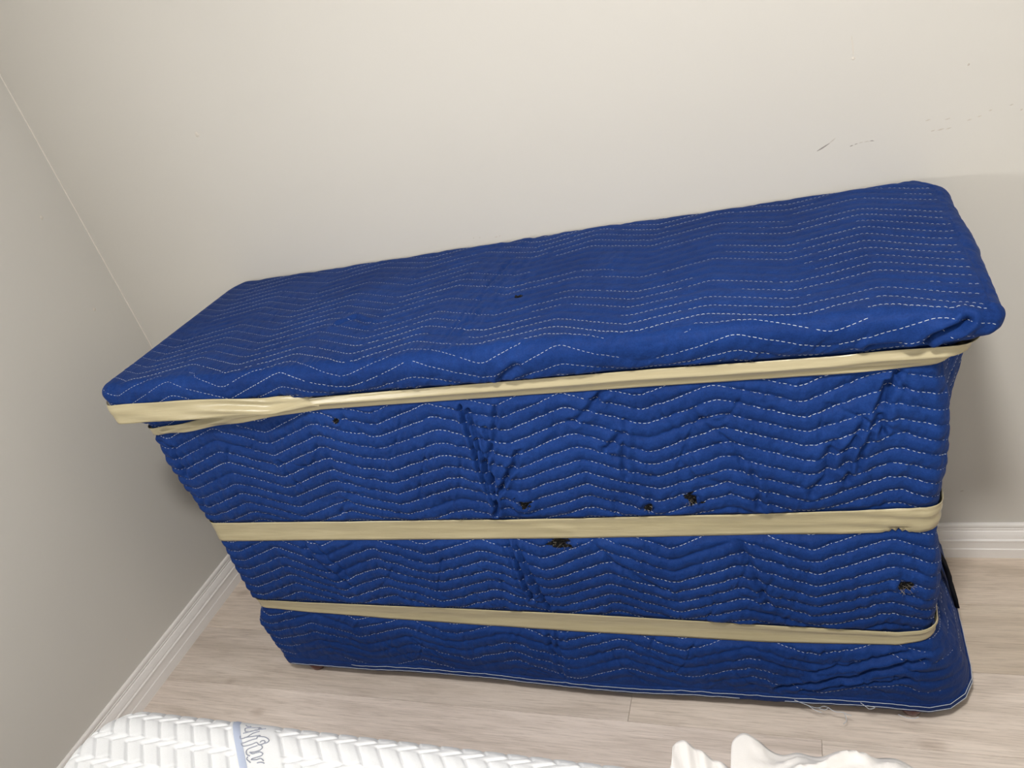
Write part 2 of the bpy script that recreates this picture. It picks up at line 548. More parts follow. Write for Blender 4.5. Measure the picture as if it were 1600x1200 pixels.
smear('scuff_mark', [(1.791, 1.0105), (1.799, 1.016), (1.803, 1.019)], 0.0007, MAT['scuff_pale'], wall_back, 'y')
for a, b in (((1.834, 1.001), (1.839, 1.002)), ((1.841, 1.0022), (1.848, 1.0032)), ((1.850, 1.003), (1.858, 1.003)), ((1.859, 1.003), (1.866, 1.002)), ((1.826, 0.999), (1.832, 1.0005))):
    smear('scuff_mark', [a, ((a[0] + b[0]) / 2, (a[1] + b[1]) / 2 + 0.0003), b], 0.0007, MAT['scuff'] if random.random() < .6 else MAT['scuff_pale'], wall_back, 'y')
for a, z, l in ((1.959, 1.002, 0.006), (1.971, 1.002, 0.010), (1.983, 1.0015, 0.008), (1.951, 1.022, 0.008), (1.981, 1.018, 0.008), (2.014, 1.010, 0.007), (2.029, 1.013, 0.006),
                (2.045, 1.020, 0.005), (2.075, 1.023, 0.005), (2.09, 1.012, 0.004), (1.058, 0.938, 0.004), (1.073, 0.937, 0.003), (1.111, 0.933, 0.007), (2.025, 0.187, 0.006), (1.12, 0.934, 0.003)):
    smear('scuff_mark', [(a - l / 2, z - 0.0006), (a, z), (a + l / 2, z + 0.0008)], 0.0011, MAT['scuff_pale'], wall_back, 'y')
dab('filler_patch', 1.837, 1.149, 0.003, MAT['patch'], wall_back, 'y')
smear('filler_patch', [(1.8355, 1.187), (1.837, 1.165), (1.837, 1.152)], 0.0012, MAT['patch'], wall_back, 'y')
dab('filler_patch', 0.467, 1.282, 0.006, MAT['patch'], wall_back, 'y', 0.0012)
dab('filler_patch', 2.01, 1.102, 0.002, MAT['scuff_pale'], wall_back, 'y')
dab('filler_patch', -0.101, 1.194, 0.005, MAT['patch'], wall_left, 'x', 0.001)
dab('filler_patch', -0.103, 0.941, 0.005, MAT['patch'], wall_left, 'x', 0.001)
dab('filler_patch', -0.536, 0.18, 0.003, MAT['patch'], wall_left, 'x')

# ------------------------------------------------------------------ dresser under the blanket
dresser = empty('dresser', (1.165, -0.24, 0.0))
tag(dresser, 'wooden dresser on small cherry red bun feet, hidden under the blue moving blanket', 'dresser')
def local(bm, root):
    for v in bm.verts:
        v.co -= root.location
    return bm
bm_obj('carcass', local(bevel_box(0.452, 1.878, -0.440, -0.035, 0.058, 0.835, 0.006), dresser), MAT['dresser'], dresser)
bm_obj('top', local(bevel_box(0.432, 1.905, -0.455, -0.030, 0.850, 0.898, 0.008, 3), dresser), MAT['dresser'], dresser)
bm_obj('top_moulding', local(bevel_box(0.445, 1.890, -0.446, -0.034, 0.835, 0.850, 0.004), dresser), MAT['dresser'], dresser)
foot_profile = [(0.014, 0.0), (0.0175, 0.003), (0.021, 0.012), (0.0235, 0.024), (0.0225, 0.034), (0.018, 0.041), (0.0165, 0.044), (0.022, 0.048), (0.022, 0.0585)]
for fx, fy in ((0.4785, -0.4385), (1.8675, -0.4335), (0.4785, -0.07), (1.8675, -0.07)):
    bm_obj('bun_foot', lathe(foot_profile, 20, (fx - dresser.location.x, fy - dresser.location.y, 0)), MAT['foot'], dresser, True)

# ------------------------------------------------------------------ quilted moving blanket
def table(z, pts, sm=0.010):
    xs = np.array([p[0] for p in pts]); vs = np.array([p[1] for p in pts])
    z = np.asarray(z, float)
    acc = 0
    ks = np.linspace(-1, 1, 9)
    wt = np.exp(-2 * ks ** 2); wt /= wt.sum()
    for k, w in zip(ks, wt):
        acc = acc + w * np.interp(z + k * sm * 1.5, xs, vs)
    return acc
ZT, RT = 0.920, 0.021
YF = [(0.02, -.468), (.12, -.472), (.2, -.471), (.245, -.464), (.29, -.472), (.4, -.476), (.47, -.471), (.512, -.4645), (.56, -.473), (.65, -.477), (.76, -.475), (.80, -.474), (.835, -.477), (.853, -.482), (.868, -.496), (.888, -.504), (.93, -.505)]
XL = [(.02, .404), (.106, .397), (.194, .388), (.218, .399), (.244, .421), (.26, .420), (.39, .416), (.512, .414), (.6, .411), (.714, .409), (.77, .413), (.80, .413), (.841, .400), (.87, .383), (.89, .376), (.93, .375)]
XR = [(.02, 1.982), (.09, 1.970), (.16, 1.952), (.21, 1.925), (.25, 1.902), (.30, 1.908), (.42, 1.913), (.512, 1.906), (.6, 1.914), (.7, 1.918), (.79, 1.913), (.82, 1.910), (.845, 1.925), (.868, 1.958), (.885, 1.972), (.93, 1.974)]
RCR = [(.02, .10), (.1, .09), (.18, .065), (.25, .03), (.8, .03), (.86, .028), (.93, .026)]
RCL = [(.02, .03), (.93, .03)]
BUL_R = [(.02, .0), (.1, .004), (.18, .006), (.25, .018), (.32, .010), (.40, .002), (.5, .0), (.55, .006), (.6, .014), (.66, .028), (.71, .042), (.76, .052), (.81, .050), (.85, .035), (.875, .005), (.93, 0)]
YB = [(.02, -.026), (.12, -.026), (.16, -.020), (.8, -.016), (.9, -.008), (.93, -.008)]

NS_, NC_, NF_ = 110, 12, 600
def ring_block(z, inset=0.0):
    """rows of points around left side, front, right side; z is (rows,)"""
    z = np.asarray(z, float)[:, None]
    ins = np.zeros_like(z) + (np.asarray(inset)[:, None] if np.ndim(inset) else inset)
    xl = table(z, XL) + ins; xr = table(z, XR) - ins; yb = table(z, YB)
    rl = np.maximum(table(z, RCL) - ins * 0.6, 0.006); rr = np.maximum(table(z, RCR) - ins * 0.6, 0.006)
    def yfront(x):
        sh = 0.030 * (1 - sstep(0.50, 0.95, x)) * sstep(0.62, 0.74, z)
        y = table(z + sh, YF)
        y = y - 0.016 * sstep(1.80, 1.94, x) * sstep(.855, .885, z)
        y = y - 0.006 * sstep(0.9, 1.3, x) * (1 - sstep(1.3, 1.7, x)) * (1 - sstep(.08, .2, z))
        return y + ins
    # left side, back -> front
    s = np.linspace(0, 1, NS_, endpoint=False)[None, :]
    yfl = yfront(xl)
    yl = yb + (yfl + rl - yb) * s
    backc = np.clip((yl - (yb - 0.05)) / 0.05, 0, 1) ** 2 * sstep(.82, .9, z)
    xl_s = xl + 0.022 * backc + 0 * s
    A = np.stack([xl_s, yl, z + 0 * yl], -1)
    th = np.linspace(0, math.pi / 2, NC_, endpoint=False)[None, :]
    B = np.stack([xl + rl - rl * np.cos(th), yfl + rl - rl * np.sin(th), z + 0 * th], -1)
    t = np.linspace(0, 1, NF_)[None, :]
    xf = (xl + rl) + (xr - rr - xl - rl) * t
    Cc = np.stack([xf, yfront(xf), z + 0 * xf], -1)
    th2 = np.linspace(0, math.pi / 2, NC_ + 1)[None, 1:]
    yfr = yfront(xr)
    D = np.stack([xr - rr + rr * np.sin(th2), yfr + rr - rr * np.cos(th2), z + 0 * th2], -1)
    s2 = np.linspace(0, 1, NS_ + 1)[None, 1:]
    yr = (yfr + rr) + (yb - yfr - rr) * s2
    bul = table(z, BUL_R) * sstep(0.02, 0.4, s2) * (1 - 0.5 * sstep(.75, 1.0, s2))
    backc = np.clip((yr - (yb - 0.06)) / 0.06, 0, 1) ** 2 * sstep(.82, .9, z)
    E_ = np.stack([xr + bul - 0.030 * backc, yr, z + 0 * yr], -1)
    return np.concatenate([A, B, Cc, D, E_], 1)
HEM = 0.050
zrows = np.linspace(HEM, ZT - RT, 345)
phi = np.linspace(0, math.pi / 2, 16)[1:]
zall = np.concatenate([zrows, ZT - RT + RT * np.sin(phi)])[::-1]          # top first
ins = np.concatenate([np.zeros(len(zrows)), RT * (1 - np.cos(phi))])[::-1]
band0 = ring_block(zall, ins)                                              # (rows, cols, 3)
NR, NCOL = band0.shape[:2]
i0 = NS_ + NC_ // 2                      # column where the front part of the cap begins
i1 = NCOL - i0 - 1                      # ... and ends
# hem hangs a little uneven
hemw = 0.004 * noise2(band0[-1, :, 0] * 6 + band0[-1, :, 1] * 6, np.zeros(NCOL) + .3, 3)
fall = (1 - sstep(HEM, 0.2, band0[..., 2]))
band0[..., 2] += fall * hemw[None, :]
# cap: Coons patch inside the top ring
ring = band0[0]
front = ring[i0:i1 + 1]
left = ring[:i0 + 1][::-1]               # from front to back
right = ring[i1:]                        # from front to back
nL, nRt = len(left), len(right)
NCAP = nL
def resample(P, n):
    d = np.concatenate([[0], np.cumsum(np.linalg.norm(np.diff(P, axis=0), axis=1))]); d /= d[-1]
    q = np.linspace(0, 1, n)
    return np.stack([np.interp(q, d, P[:, k]) for k in range(3)], -1)
assert nL == nRt, (nL, nRt)
nF = len(front)
us = np.concatenate([[0], np.cumsum(np.linalg.norm(np.diff(front, axis=0), axis=1))]); us /= us[-1]
back = left[-1][None] * (1 - us[:, None]) + right[-1][None] * us[:, None]
vs = np.concatenate([[0], np.cumsum(np.linalg.norm(np.diff(left, axis=0), axis=1))]); vs /= vs[-1]
U = us[None, :, None]; Vv = vs[:, None, None]
cap0 = (1 - Vv) * front[None] + Vv * back[None] + (1 - U) * left[:, None] + U * right[:, None] \
    - ((1 - U) * (1 - Vv) * front[0] + U * (1 - Vv) * front[-1] + (1 - U) * Vv * left[-1] + U * Vv * right[-1])
cap0[..., 2] = ZT
# fabric coordinates
mid_row = np.argmin(abs(zall - 0.6))
ucol = np.zeros(NCOL)
seg = np.linalg.norm(np.diff(band0[mid_row], axis=0), axis=1)
ucol[1:] = np.cumsum(seg)
jm = (i0 + i1) // 2
ucol += band0[mid_row, jm, 0] - ucol[jm]
vrow = np.concatenate([[0], np.cumsum(np.linalg.norm(np.diff(band0[:, jm], axis=0), axis=1))])
Ub = np.repeat(ucol[None], NR, 0); Vb = np.repeat(vrow[:, None], NCOL, 1)
Uc = cap0[..., 0].copy()
yref = front[:, 1].copy()
hc = NC_ // 2 + 2
yref[:hc] = yref[hc]; yref[-hc:] = yref[-hc - 1]
Vc = (cap0[..., 1] - yref[None, :]) * -1.0
SP, PER, AMP = 0.0278, 0.25, 0.042
V0 = np.interp(-0.785, -zall[::1], vrow)      # fabric length at the line whose peak lies at z = 0.785
def zig(u, v):
    ph = (u - 0.088 + 0.012 * noise2(u * 1.5, v * 3.0, 21)) / PER
    fr = ph - np.floor(ph)
    tri = 4 * np.abs(fr - 0.5) - 1
    tri = np.tanh(tri * 1.0) * 0 + tri - 0.10 * np.sign(tri) * np.clip((np.abs(tri) - 0.82) / 0.18, 0, 1) ** 2
    tri = tri / 0.92
    return -0.5 * AMP * (1 + 0.18 * noise2(u * 3, v * 4, 22)) * tri + 0.004 * noise2(u * 3.0, v * 3.0, 23)
def quilt(u, v):
    q = (v - V0 - zig(u, v) - AMP / 2) / SP
    fr = q - np.floor(q)
    fr = fr ** 0.85
    return 1 - np.abs(2 * fr - 1) ** 2.3
def seg_dist(px, pz, pts):
    best = np.full(px.shape, 9.0)
    for (ax, az), (bx, bz) in zip(pts[:-1], pts[1:]):
        dx, dz = bx - ax, bz - az
        t = np.clip(((px - ax) * dx + (pz - az) * dz) / (dx * dx + dz * dz + 1e-9), 0, 1)
        best = np.minimum(best, np.hypot(px - ax - t * dx, pz - az - t * dz))
    return best
FRONT_CREASES = [  # (polyline in x, z), depth, width
 ([(1.157, .806), (1.156, .728), (1.158, .65), (1.16, .58), (1.156, .55)], .0085, .0042),
 ([(1.170, .800), (1.166, .72), (1.166, .65), (1.164, .60)], .0045, .0035),
 ([(1.222, .791), (1.197, .73), (1.172, .682), (1.168, .604)], .0040, .005),
 ([(1.237, .705), (1.208, .654), (1.173, .603), (1.152, .556)], .0045, .004),
 ([(1.164, .732), (1.175, .655), (1.17, .604)], .006, .004),
 ([(1.19, .76), (1.186, .68), (1.166, .59)], .0035, .004),
 ([(1.245, .706), (1.203, .641), (1.17, .597)], .0035, .004),
 ([(1.154, .49), (1.163, .413), (1.167, .322)], .0065, .005),
 ([(1.165, .494), (1.179, .422), (1.193, .323), (1.2, .29)], .0045, .004),
 ([(1.148, .48), (1.15, .40), (1.155, .33)], .003, .004),
 ([(1.169, .226), (1.176, .135), (1.18, .061)], .0035, .005),
 ([(1.189, .237), (1.186, .115), (1.176, .05)], .003, .004),
 ([(1.416, .815), (1.386, .784), (1.355, .762)], .004, .006),
 ([(1.428, .728), (1.413, .71), (1.397, .701)], .005, .006),
 ([(1.44, .752), (1.432, .696), (1.424, .641)], .003, .005),
 ([(1.848, .809), (1.831, .774), (1.824, .739), (1.825, .706)], .0085, .006),
 ([(1.834, .801), (1.82, .758), (1.813, .724)], .006, .005),
 ([(1.805, .736), (1.776, .684), (1.77, .647)], .005, .006),
 ([(1.82, .74), (1.80, .68), (1.79, .64)], .004, .005),
 ([(1.788, .696), (1.78, .66), (1.771, .615)], .0045, .005),
 ([(1.754, .692), (1.74, .629), (1.721, .59)], .0045, .007),
 ([(1.632, .647), (1.633, .606), (1.639, .565)], .004, .006),
 ([(1.626, .091), (1.712, .119), (1.786, .154), (1.887, .195)], .007, .007),
 ([(1.667, .083), (1.761, .117), (1.858, .142)], .004, .006),
 ([(1.70, .15), (1.80, .19), (1.86, .21)], .004, .006),
 ([(.663, .479), (.684, .411), (.739, .343)], .004, .008),
 ([(.685, .488), (.731, .402), (.744, .373)], .003, .006),
 ([(1.429, .837), (1.39, .777)], .003, .006),
 ([(1.494, .795), (1.512, .744), (1.545, .65)], .002, .005),
 ([(1.556, .766), (1.611, .687), (1.623, .606)], .003, .006),
 ([(1.599, .477), (1.615, .416), (1.629, .335)], .004, .007),
 ([(1.332, .475), (1.36, .426), (1.403, .393), (1.447, .361)], .003, .007),
 ([(.438, .761), (.463, .743), (.455, .675)], .004, .006),
 ([(.719, .699), (.723, .657), (.735, .631)], .003, .006),
 ([(.837, .594), (.799, .56)], .003, .006),
 ([(1.001, .805), (.998, .777)], .002, .005),
 ([(1.862, .868), (1.89, .884), (1.915, .896), (1.925, .908)], .010, .006),
 ([(1.812, .868), (1.841, .869), (1.872, .868)], .007, .006),
 ([(1.255, .870), (1.275, .883), (1.3, .893)], .005, .006),
 ([(0.45, .795), (0.5, .80), (.56, .806)], .004, .006),
]
TOP_CREASES = [
 ([(1.168, -.463), (1.171, -.385), (1.169, -.263), (1.183, -.128)], .0016, .004),
 ([(1.160, -.470), (1.158, -.41), (1.162, -.30)], .0012, .004),
 ([(1.197, -.485), (1.18, -.436), (1.191, -.417)], .002, .006),
 ([(.873, -.327), (.904, -.304), (.943, -.334)], -.004, .007),
 ([(.88, -.34), (.91, -.318), (.945, -.348)], .003, .006),
 ([(1.402, -.229), (1.409, -.188)], -.003, .008),
]
TEARS = [(1.218, .575, .011), (1.450, .566, .010), (1.530, .584, .011), (1.262, .478, .022), (1.852, .384, .010), (.893, .790, .006)]
# tape centre lines and half widths over x (front)
T1 = [(.40, .790, .009), (.46, .7935, .010), (.60, .808, .013), (.75, .824, .0155), (.87, .834, .0160), (1.14, .835, .0172), (1.48, .8365, .0185), (1.76, .8340, .0178), (1.9, .8385, .0190), (2.0, .848, .018)]
T2 = [(.40, .500, .0262), (.88, .505, .0252), (1.3, .5105, .0248), (1.645, .5195, .0250), (1.9, .5270, .0285), (2.0, .527, .028)]
T3 = [(.40, .267, .0150), (.55, .260, .0190), (.785, .2555, .0235), (1.24, .2500, .0280), (1.62, .2430, .0235), (1.84, .2450, .0170), (1.905, .262, .0150), (2.0, .28, .014)]
def tcen(tab, x): return np.interp(x, [a for a, _, _ in tab], [b for _, b, _ in tab]), np.interp(x, [a for a, _, _ in tab], [c for _, _, c in tab])

xb, yb_, zb = band0[..., 0], band0[..., 1], band0[..., 2]
on_front = sstep(-0.44, -0.462, yb_) if False else np.clip((-0.455 - yb_) / 0.01 + 1, 0, 1)
tapeband = np.zeros_like(xb)
for tab in (T1, T2, T3):
    zc, hw = tcen(tab, np.clip(xb, .40, 1.98))
    side = np.clip((yb_ + 0.44) / 0.42, 0, 1) * (xb > 1.7)
    zc = zc + side * {id(T1): 0.022, id(T2): 0.004, id(T3): 0.085}[id(tab)]
    hw = hw + 0.006 * side
    tapeband = np.maximum(tapeband, 1 - sstep(hw * 0.8, hw + 0.014, np.abs(zb - zc)))
_n = grid_normals(band0)
_h = np.abs(_n[..., 1]) / (np.hypot(_n[..., 0], _n[..., 1]) + 1e-9)
disp_b = 0.0058 * quilt(Ub, Vb) * (0.25 + 0.75 * sstep(.6, .98, _h))
lower_soft = 0.55 + 0.45 * sstep(.06, .25, zb)
lipflat = 1 - 0.75 * sstep(.855, .885, zb)
disp_b = disp_b * lower_soft * lipflat
disp_b += 0.0019 * noise2(Ub * 88, Vb * 22, 31) * (0.4 + 0.6 * np.abs(noise2(Ub * 6, Vb * 6, 32))) * lipflat
disp_b += 0.0010 * noise2(Ub * 150 + Vb * 50, Vb * 60, 36)
disp_b += 0.0028 * noise2(Ub * 9, Vb * 9, 33) + 0.0040 * noise2(Ub * 3.1, Vb * 2.7, 34)
disp_b += 0.0016 * noise2(Ub * 26 + Vb * 9, Vb * 17, 35)
cr = np.zeros_like(xb)
jit = 0.0045
jx = xb + jit * noise2(xb * 30, zb * 30, 41); jz = zb + jit * noise2(xb * 30, zb * 30, 42)
for pts, dep, wd in FRONT_CREASES:
    d = seg_dist(jx, jz, pts)
    dep = dep * 1.35; wd = wd * 0.85
    cr += -dep * np.exp(-(d / wd) ** 2) + 0.42 * dep * np.exp(-((d - wd * 2.2) / (wd * 1.3)) ** 2)
disp_b += cr * on_front
# puckers drawn in along the stitch lines, thin stray wrinkles
qv = quilt(Ub, Vb)
disp_b += 0.0022 * noise2(Ub * 125, Vb * 24, 37) * (1 - qv) ** 0.35 * on_front * lipflat * (0.35 + 0.65 * sstep(-.4, .4, noise2(Ub * 4, Vb * 5, 38)))
w1 = noise2(Ub * 15 + Vb * 7, Vb * 7 - Ub * 3, 44); w2 = noise2(Ub * 9 - Vb * 8, Vb * 5 + Ub * 2, 45)
disp_b += -0.0030 * (np.exp(-(w1 / .07) ** 2) * sstep(.0, .5, noise2(Ub * 7, Vb * 7, 46)) + np.exp(-(w2 / .05) ** 2) * sstep(.05, .5, noise2(Ub * 6, Vb * 6, 47))) * on_front * lipflat
# crumple around the bundled fold left of centre
cl = np.exp(-((xb - 1.19) / 0.055) ** 2) * sstep(.53, .58, zb) * (1 - sstep(.76, .82, zb)) * on_front
disp_b += cl * 0.0042 * noise2(xb * 75 + zb * 28, zb * 22, 51)
cl = np.exp(-((xb - 1.80) / 0.06) ** 2) * sstep(.56, .62, zb) * (1 - sstep(.78, .83, zb)) * on_front
disp_b += cl * 0.0044 * noise2(xb * 60 - zb * 22, zb * 14, 52)
for tx, tz, tr in TEARS:
    disp_b += -0.006 * np.exp(-(((xb - tx) / tr) ** 2 + ((zb - tz) / (tr * .7)) ** 2) * 1.6) * on_front
    dd = np.hypot(xb - tx, zb - tz)
    disp_b += 0.0025 * np.exp(-((dd - tr * 1.5) / (tr * .5)) ** 2) * on_front
disp_b *= (1 - 0.93 * tapeband)
disp_b *= 0.2 + 0.8 * sstep(HEM + 0.004, HEM + 0.07, zb)
disp_b -= 0.002 * tapeband
# cap
disp_c = 0.0020 * quilt(Uc, Vc) + 0.0004 * noise2(Uc * 95, Vc * 22, 31) + 0.0014 * noise2(Uc * 9, Vc * 9, 33) + 0.0022 * noise2(Uc * 3.1, Vc * 2.7, 34)
for pts, dep, wd in TOP_CREASES:
    d = seg_dist(cap0[..., 0] + 0.004 * noise2(Uc * 40, Vc * 40, 43), cap0[..., 1], pts)
    disp_c += -dep * np.exp(-(d / wd) ** 2) + 0.5 * abs(dep) * np.exp(-((d - wd * 2.0) / (wd * 1.2)) ** 2)
disp_c += 0.0016 * noise2(Uc * 90, Vc * 24, 53) * np.exp(-((Uc - 1.19) / .07) ** 2) * (1 - sstep(-.12, -.03, -np.abs(Vc)))
dd = np.hypot(cap0[..., 0] - 1.249, cap0[..., 1] + .308)
disp_c -= 0.003 * np.exp(-(dd / .006) ** 2)
fade = np.ones((NCAP, nF))
kk = 8
fade[:, :kk] = np.linspace(0, 1, kk)[None, :]
fade[:, -kk:] = np.minimum(fade[:, -kk:], np.linspace(1, 0, kk)[None, :])
nb = grid_normals(band0)
if nb[mid_row, jm, 1] > 0: nb = -nb
ringdisp = disp_b[0, i0:i1 + 1]
edge_w = np.linspace(1, 0, 14) ** 1.0
disp_c *= fade
disp_c[:14] = disp_c[:14] * (1 - edge_w[:, None]) + ringdisp[None] * edge_w[:, None]
band = band0 + nb * disp_b[..., None]
band[..., 1] = np.minimum(band[..., 1], -0.004)
cap = cap0.copy(); cap[..., 2] += disp_c
cap[..., 1] = np.minimum(cap[..., 1], -0.004)
# soften the back edge of the top
ef = np.minimum(np.minimum(np.arange(nF), np.arange(nF)[::-1]) / 12.0, 1.0)
cap[-1, :, 2] -= 0.002 * ef
cap[0] = band[0, i0:i1 + 1]
cap[:, 0] = band[0, :i0 + 1][::-1]
cap[:, -1] = band[0, i1:]
fb = grid_faces(NR, NCOL)
capidx = np.arange(NCAP * nF).reshape(NCAP, nF) + NR * NCOL
capidx[0] = np.arange(i0, i1 + 1)
capidx[:, 0] = np.arange(0, i0 + 1)[::-1]
capidx[:, -1] = np.arange(i1, NCOL)
fc = np.stack([capidx[:-1, :-1], capidx[:-1, 1:], capidx[1:, 1:], capidx[1:, :-1]], -1).reshape(-1, 4)
fb = fb[:, ::-1]
allv = np.concatenate([band.reshape(-1, 3), cap.reshape(-1, 3)])
allf = np.concatenate([fb, fc])
used = np.zeros(len(allv), bool); used[allf.ravel()] = True
remap = np.cumsum(used) - 1
blanket = empty('moving_blanket', (1.17, -0.25, 0.03))
tag(blanket, 'blue zigzag quilted moving blanket draped over the dresser and strapped with tan tape', 'blanket')
BO = np.array(blanket.location)
shell = mesh_obj('quilted_fabric', allv[used] - BO, remap[allf], MAT['blanket'], blanket, True)

# stitching: short thread dashes lying in the quilt valleys
nband = grid_normals(band)
if nband[mid_row, jm, 1] > 0: nband = -nband
ncap = grid_normals(cap)
if ncap[NCAP // 2, nF // 2, 2] < 0: ncap = -ncap
def col_chain(j):
    if i0 <= j <= i1:
        k = j - i0
        P = np.concatenate([cap[::-1, k][:-1], band[:, j]])
        Nn = np.concatenate([ncap[::-1, k][:-1], nband[:, j]])
        v = np.concatenate([Vc[::-1, k][:-1], vrow])
        u = np.concatenate([Uc[::-1, k][:-1], np.full(NR, ucol[j])])
    else:
        P, Nn, v, u = band[:, j], nband[:, j], vrow, np.full(NR, ucol[j])
    return P, Nn, v, u
vmin, vmax = Vc.min(), vrow[-1] - 0.012
kmin = int(math.floor((vmin - V0) / SP)) - 2
kmax = int(math.ceil((vmax - V0) / SP)) + 2
cols = np.arange(4, NCOL - 4, 2)
chains = {}
NK = kmax - kmin + 1
LP = np.full((NK, len(cols), 3), np.nan); LN = np.full((NK, len(cols), 3), np.nan)
ks = np.arange(kmin, kmax + 1)
for ci, j in enumerate(cols):
    P, Nn, v, u = col_chain(j)
    q = (v - V0 - zig(u, v) - AMP / 2) / SP
    q = np.maximum.accumulate(q + np.arange(len(q)) * 1e-9)
    ok = (ks > q[0]) & (ks < q[-1] - 0.25)
    if j < i0 or j > i1: ok &= ks > np.interp(0.075, v, q)
    for d in range(3):
        LP[ok, ci, d] = np.interp(ks[ok], q, P[:, d])
        LN[ok, ci, d] = np.interp(ks[ok], q, Nn[:, d])
PITCH, DASH = 0.0078, 0.0056
SV, SF = [], []
nv = 0
allA = []
for k in range(NK):
    good = ~np.isnan(LP[k, :, 0])
    # contiguous runs
    idx = np.where(good)[0]
    if len(idx) < 8: continue
    for run in np.split(idx, np.where(np.diff(idx) > 1)[0] + 1):
        if len(run) < 8: continue
        p = LP[k, run]; n = LN[k, run]
        s = np.concatenate([[0], np.cumsum(np.linalg.norm(np.diff(p, axis=0), axis=1))])
        m = int(s[-1] / PITCH)
        if m < 3: continue
        st = np.arange(m) * PITCH + rng.uniform(0, PITCH) * 0.3
        pc = np.stack([np.interp(st, s, p[:, d]) for d in range(3)], -1)
        on_top = sstep(-.46, -.38, pc[:, 1]) * (pc[:, 2] > .9)
        low = 1 - sstep(.10, .26, pc[:, 2])
        wear = noise2(st * 5 + k * 3.1, np.full(m, k * 1.7), 61)
        keep = (wear > -0.75 + 0.45 * on_top + 0.85 * low) & (rng.uniform(0, 1, m) > 0.03)
        st = st[keep]
        if len(st) == 0: continue
        rad = (0.00041 * (1 - 0.35 * on_top - 0.25 * low) * (0.8 + 0.3 * np.clip(wear, -1, 1)))[keep][:, None]
        pts = []
        for off, lift in ((0, -0.0003), (DASH / 2, 0.0005), (DASH, -0.0003)):
            q = st + off
            pp = np.stack([np.interp(q, s, p[:, d]) for d in range(3)], -1)
            nn = np.stack([np.interp(q, s, n[:, d]) for d in range(3)], -1)
            nn /= np.linalg.norm(nn, axis=1, keepdims=True) + 1e-9
            pts.append((pp + nn * lift, nn))
        tdir = pts[2][0] - pts[0][0]; tdir /= np.linalg.norm(tdir, axis=1, keepdims=True) + 1e-9
        blk = []
        for (pp, nn) in pts:
            bb = np.cross(tdir, nn)
            blk += [pp + bb * rad, pp + nn * rad, pp - bb * rad]
        allA.append(np.stack(blk, 1))
A = np.concatenate(allA)
nD = len(A)
pat = np.array([[0, 3, 4, 1], [1, 4, 5, 2], [3, 6, 7, 4], [4, 7, 8, 5]])
SFc = (np.arange(nD)[:, None, None] * 9 + pat[None]).reshape(-1, 4)
stit = mesh_obj('stitching', A.reshape(-1, 3) - BO, SFc, MAT['thread'], blanket, True)
tag(stit, 'pale grey dashed zigzag quilting stitches', kind='stuff')

# hem binding and its double row of pale stitching
hemP = band[-1]; hemN = nb[-1]
jj = np.arange(2, NCOL - 2, 3)
hp = hemP[jj]; hn = hemN[jj].copy(); hn[:, 2] = 0; hn /= np.linalg.norm(hn, axis=1, keepdims=True)
prof = [(-0.004, 0.020), (0.0008, 0.020), (0.0030, 0.014), (0.0034, 0.004), (0.0028, -0.003), (0.0005, -0.0065), (-0.0025, -0.0065), (-0.005, -0.003), (-0.0055, 0.004), (-0.0055, 0.014)]
Vh = np.stack([hp + hn * a + np.array([0, 0, b]) for a, b in prof], 1)
# follow the displaced fabric just above the hem
r_up = NR - 1 - int(0.012 / (zrows[1] - zrows[0]))
lean = (band[r_up][jj] - band[-1][jj]); lean[:, 2] = 0
Vh += lean[:, None, :] * np.array([max(b, 0) / 0.012 for _, b in prof])[None, :, None]
npf = len(prof)
idx = np.arange(len(jj) * npf).reshape(len(jj), npf)
Fh = np.stack([idx[:-1], idx[1:], np.roll(idx[1:], -1, 1), np.roll(idx[:-1], -1, 1)], -1).reshape(-1, 4)
hem = mesh_obj('hem_binding', Vh - BO, Fh, MAT['binding'], blanket, True)
def hem_line(h, out, j0, j1, gapseed):
    P = hp + hn * out + np.array([0, 0, h]) + lean * (max(h, 0) / 0.012)
    paths, cur = [], []
    for i in range(len(P)):
        if not (j0 <= P[i, 0] <= j1): continue
        w = 0.0006 * math.sin(i * 0.9 + gapseed)
        g = noise2(np.array([i * 0.035]), np.array([gapseed]), 71)[0]
        if g > 0.52:
            if len(cur) > 3: paths.append(cur)
            cur = []
            continue
        cur.append(tuple(P[i] + np.array([0, 0, w]) - BO))
    if len(cur) > 3: paths.append(cur)
    return paths
V, F = tube_mesh(hem_line(0.001, 0.0036, 0.40, 3, 1.3), 0.00062, 5)
mesh_obj('hem_thread', V, F, MAT['thread'], hem, True)
V, F = tube_mesh(hem_line(0.013, 0.0036, 0.40, 3, 5.1), 0.0006, 5)
mesh_obj('hem_thread', V, F, MAT['thread'], hem, True)
# loose thread ends along the hem
def loose(pts, r=0.00065):
    V, F = tube_mesh([catmull([Vector(p) + Vector((0, 0.011, 0.012)) - Vector(BO) for p in pts], 5)], r, 5)
    return mesh_obj('loose_thread', V, F, MAT['thread'], blanket, True)
loose([(1.655, -.486, .046), (1.672, -.490, .042), (1.69, -.492, .036), (1.700, -.495, .040), (1.708, -.495, .046), (1.716, -.494, .041), (1.710, -.494, .034), (1.700, -.493, .035)])
loose([(1.716, -.493, .041), (1.728, -.496, .034), (1.742, -.498, .036), (1.75, -.498, .031), (1.757, -.498, .028)])
loose([(1.68, -.49, .037), (1.692, -.494, .031), (1.704, -.497, .029)])
loose([(1.775, -.488, .056), (1.783, -.492, .052), (1.79, -.493, .046), (1.80, -.491, .049), (1.786, -.492, .054)])
loose([(1.84, -.487, .028), (1.855, -.490, .024), (1.868, -.491, .026), (1.874, -.491, .031)])
loose([(1.745, -.496, .030), (1.748, -.502, .018), (1.742, -.505, .010)])

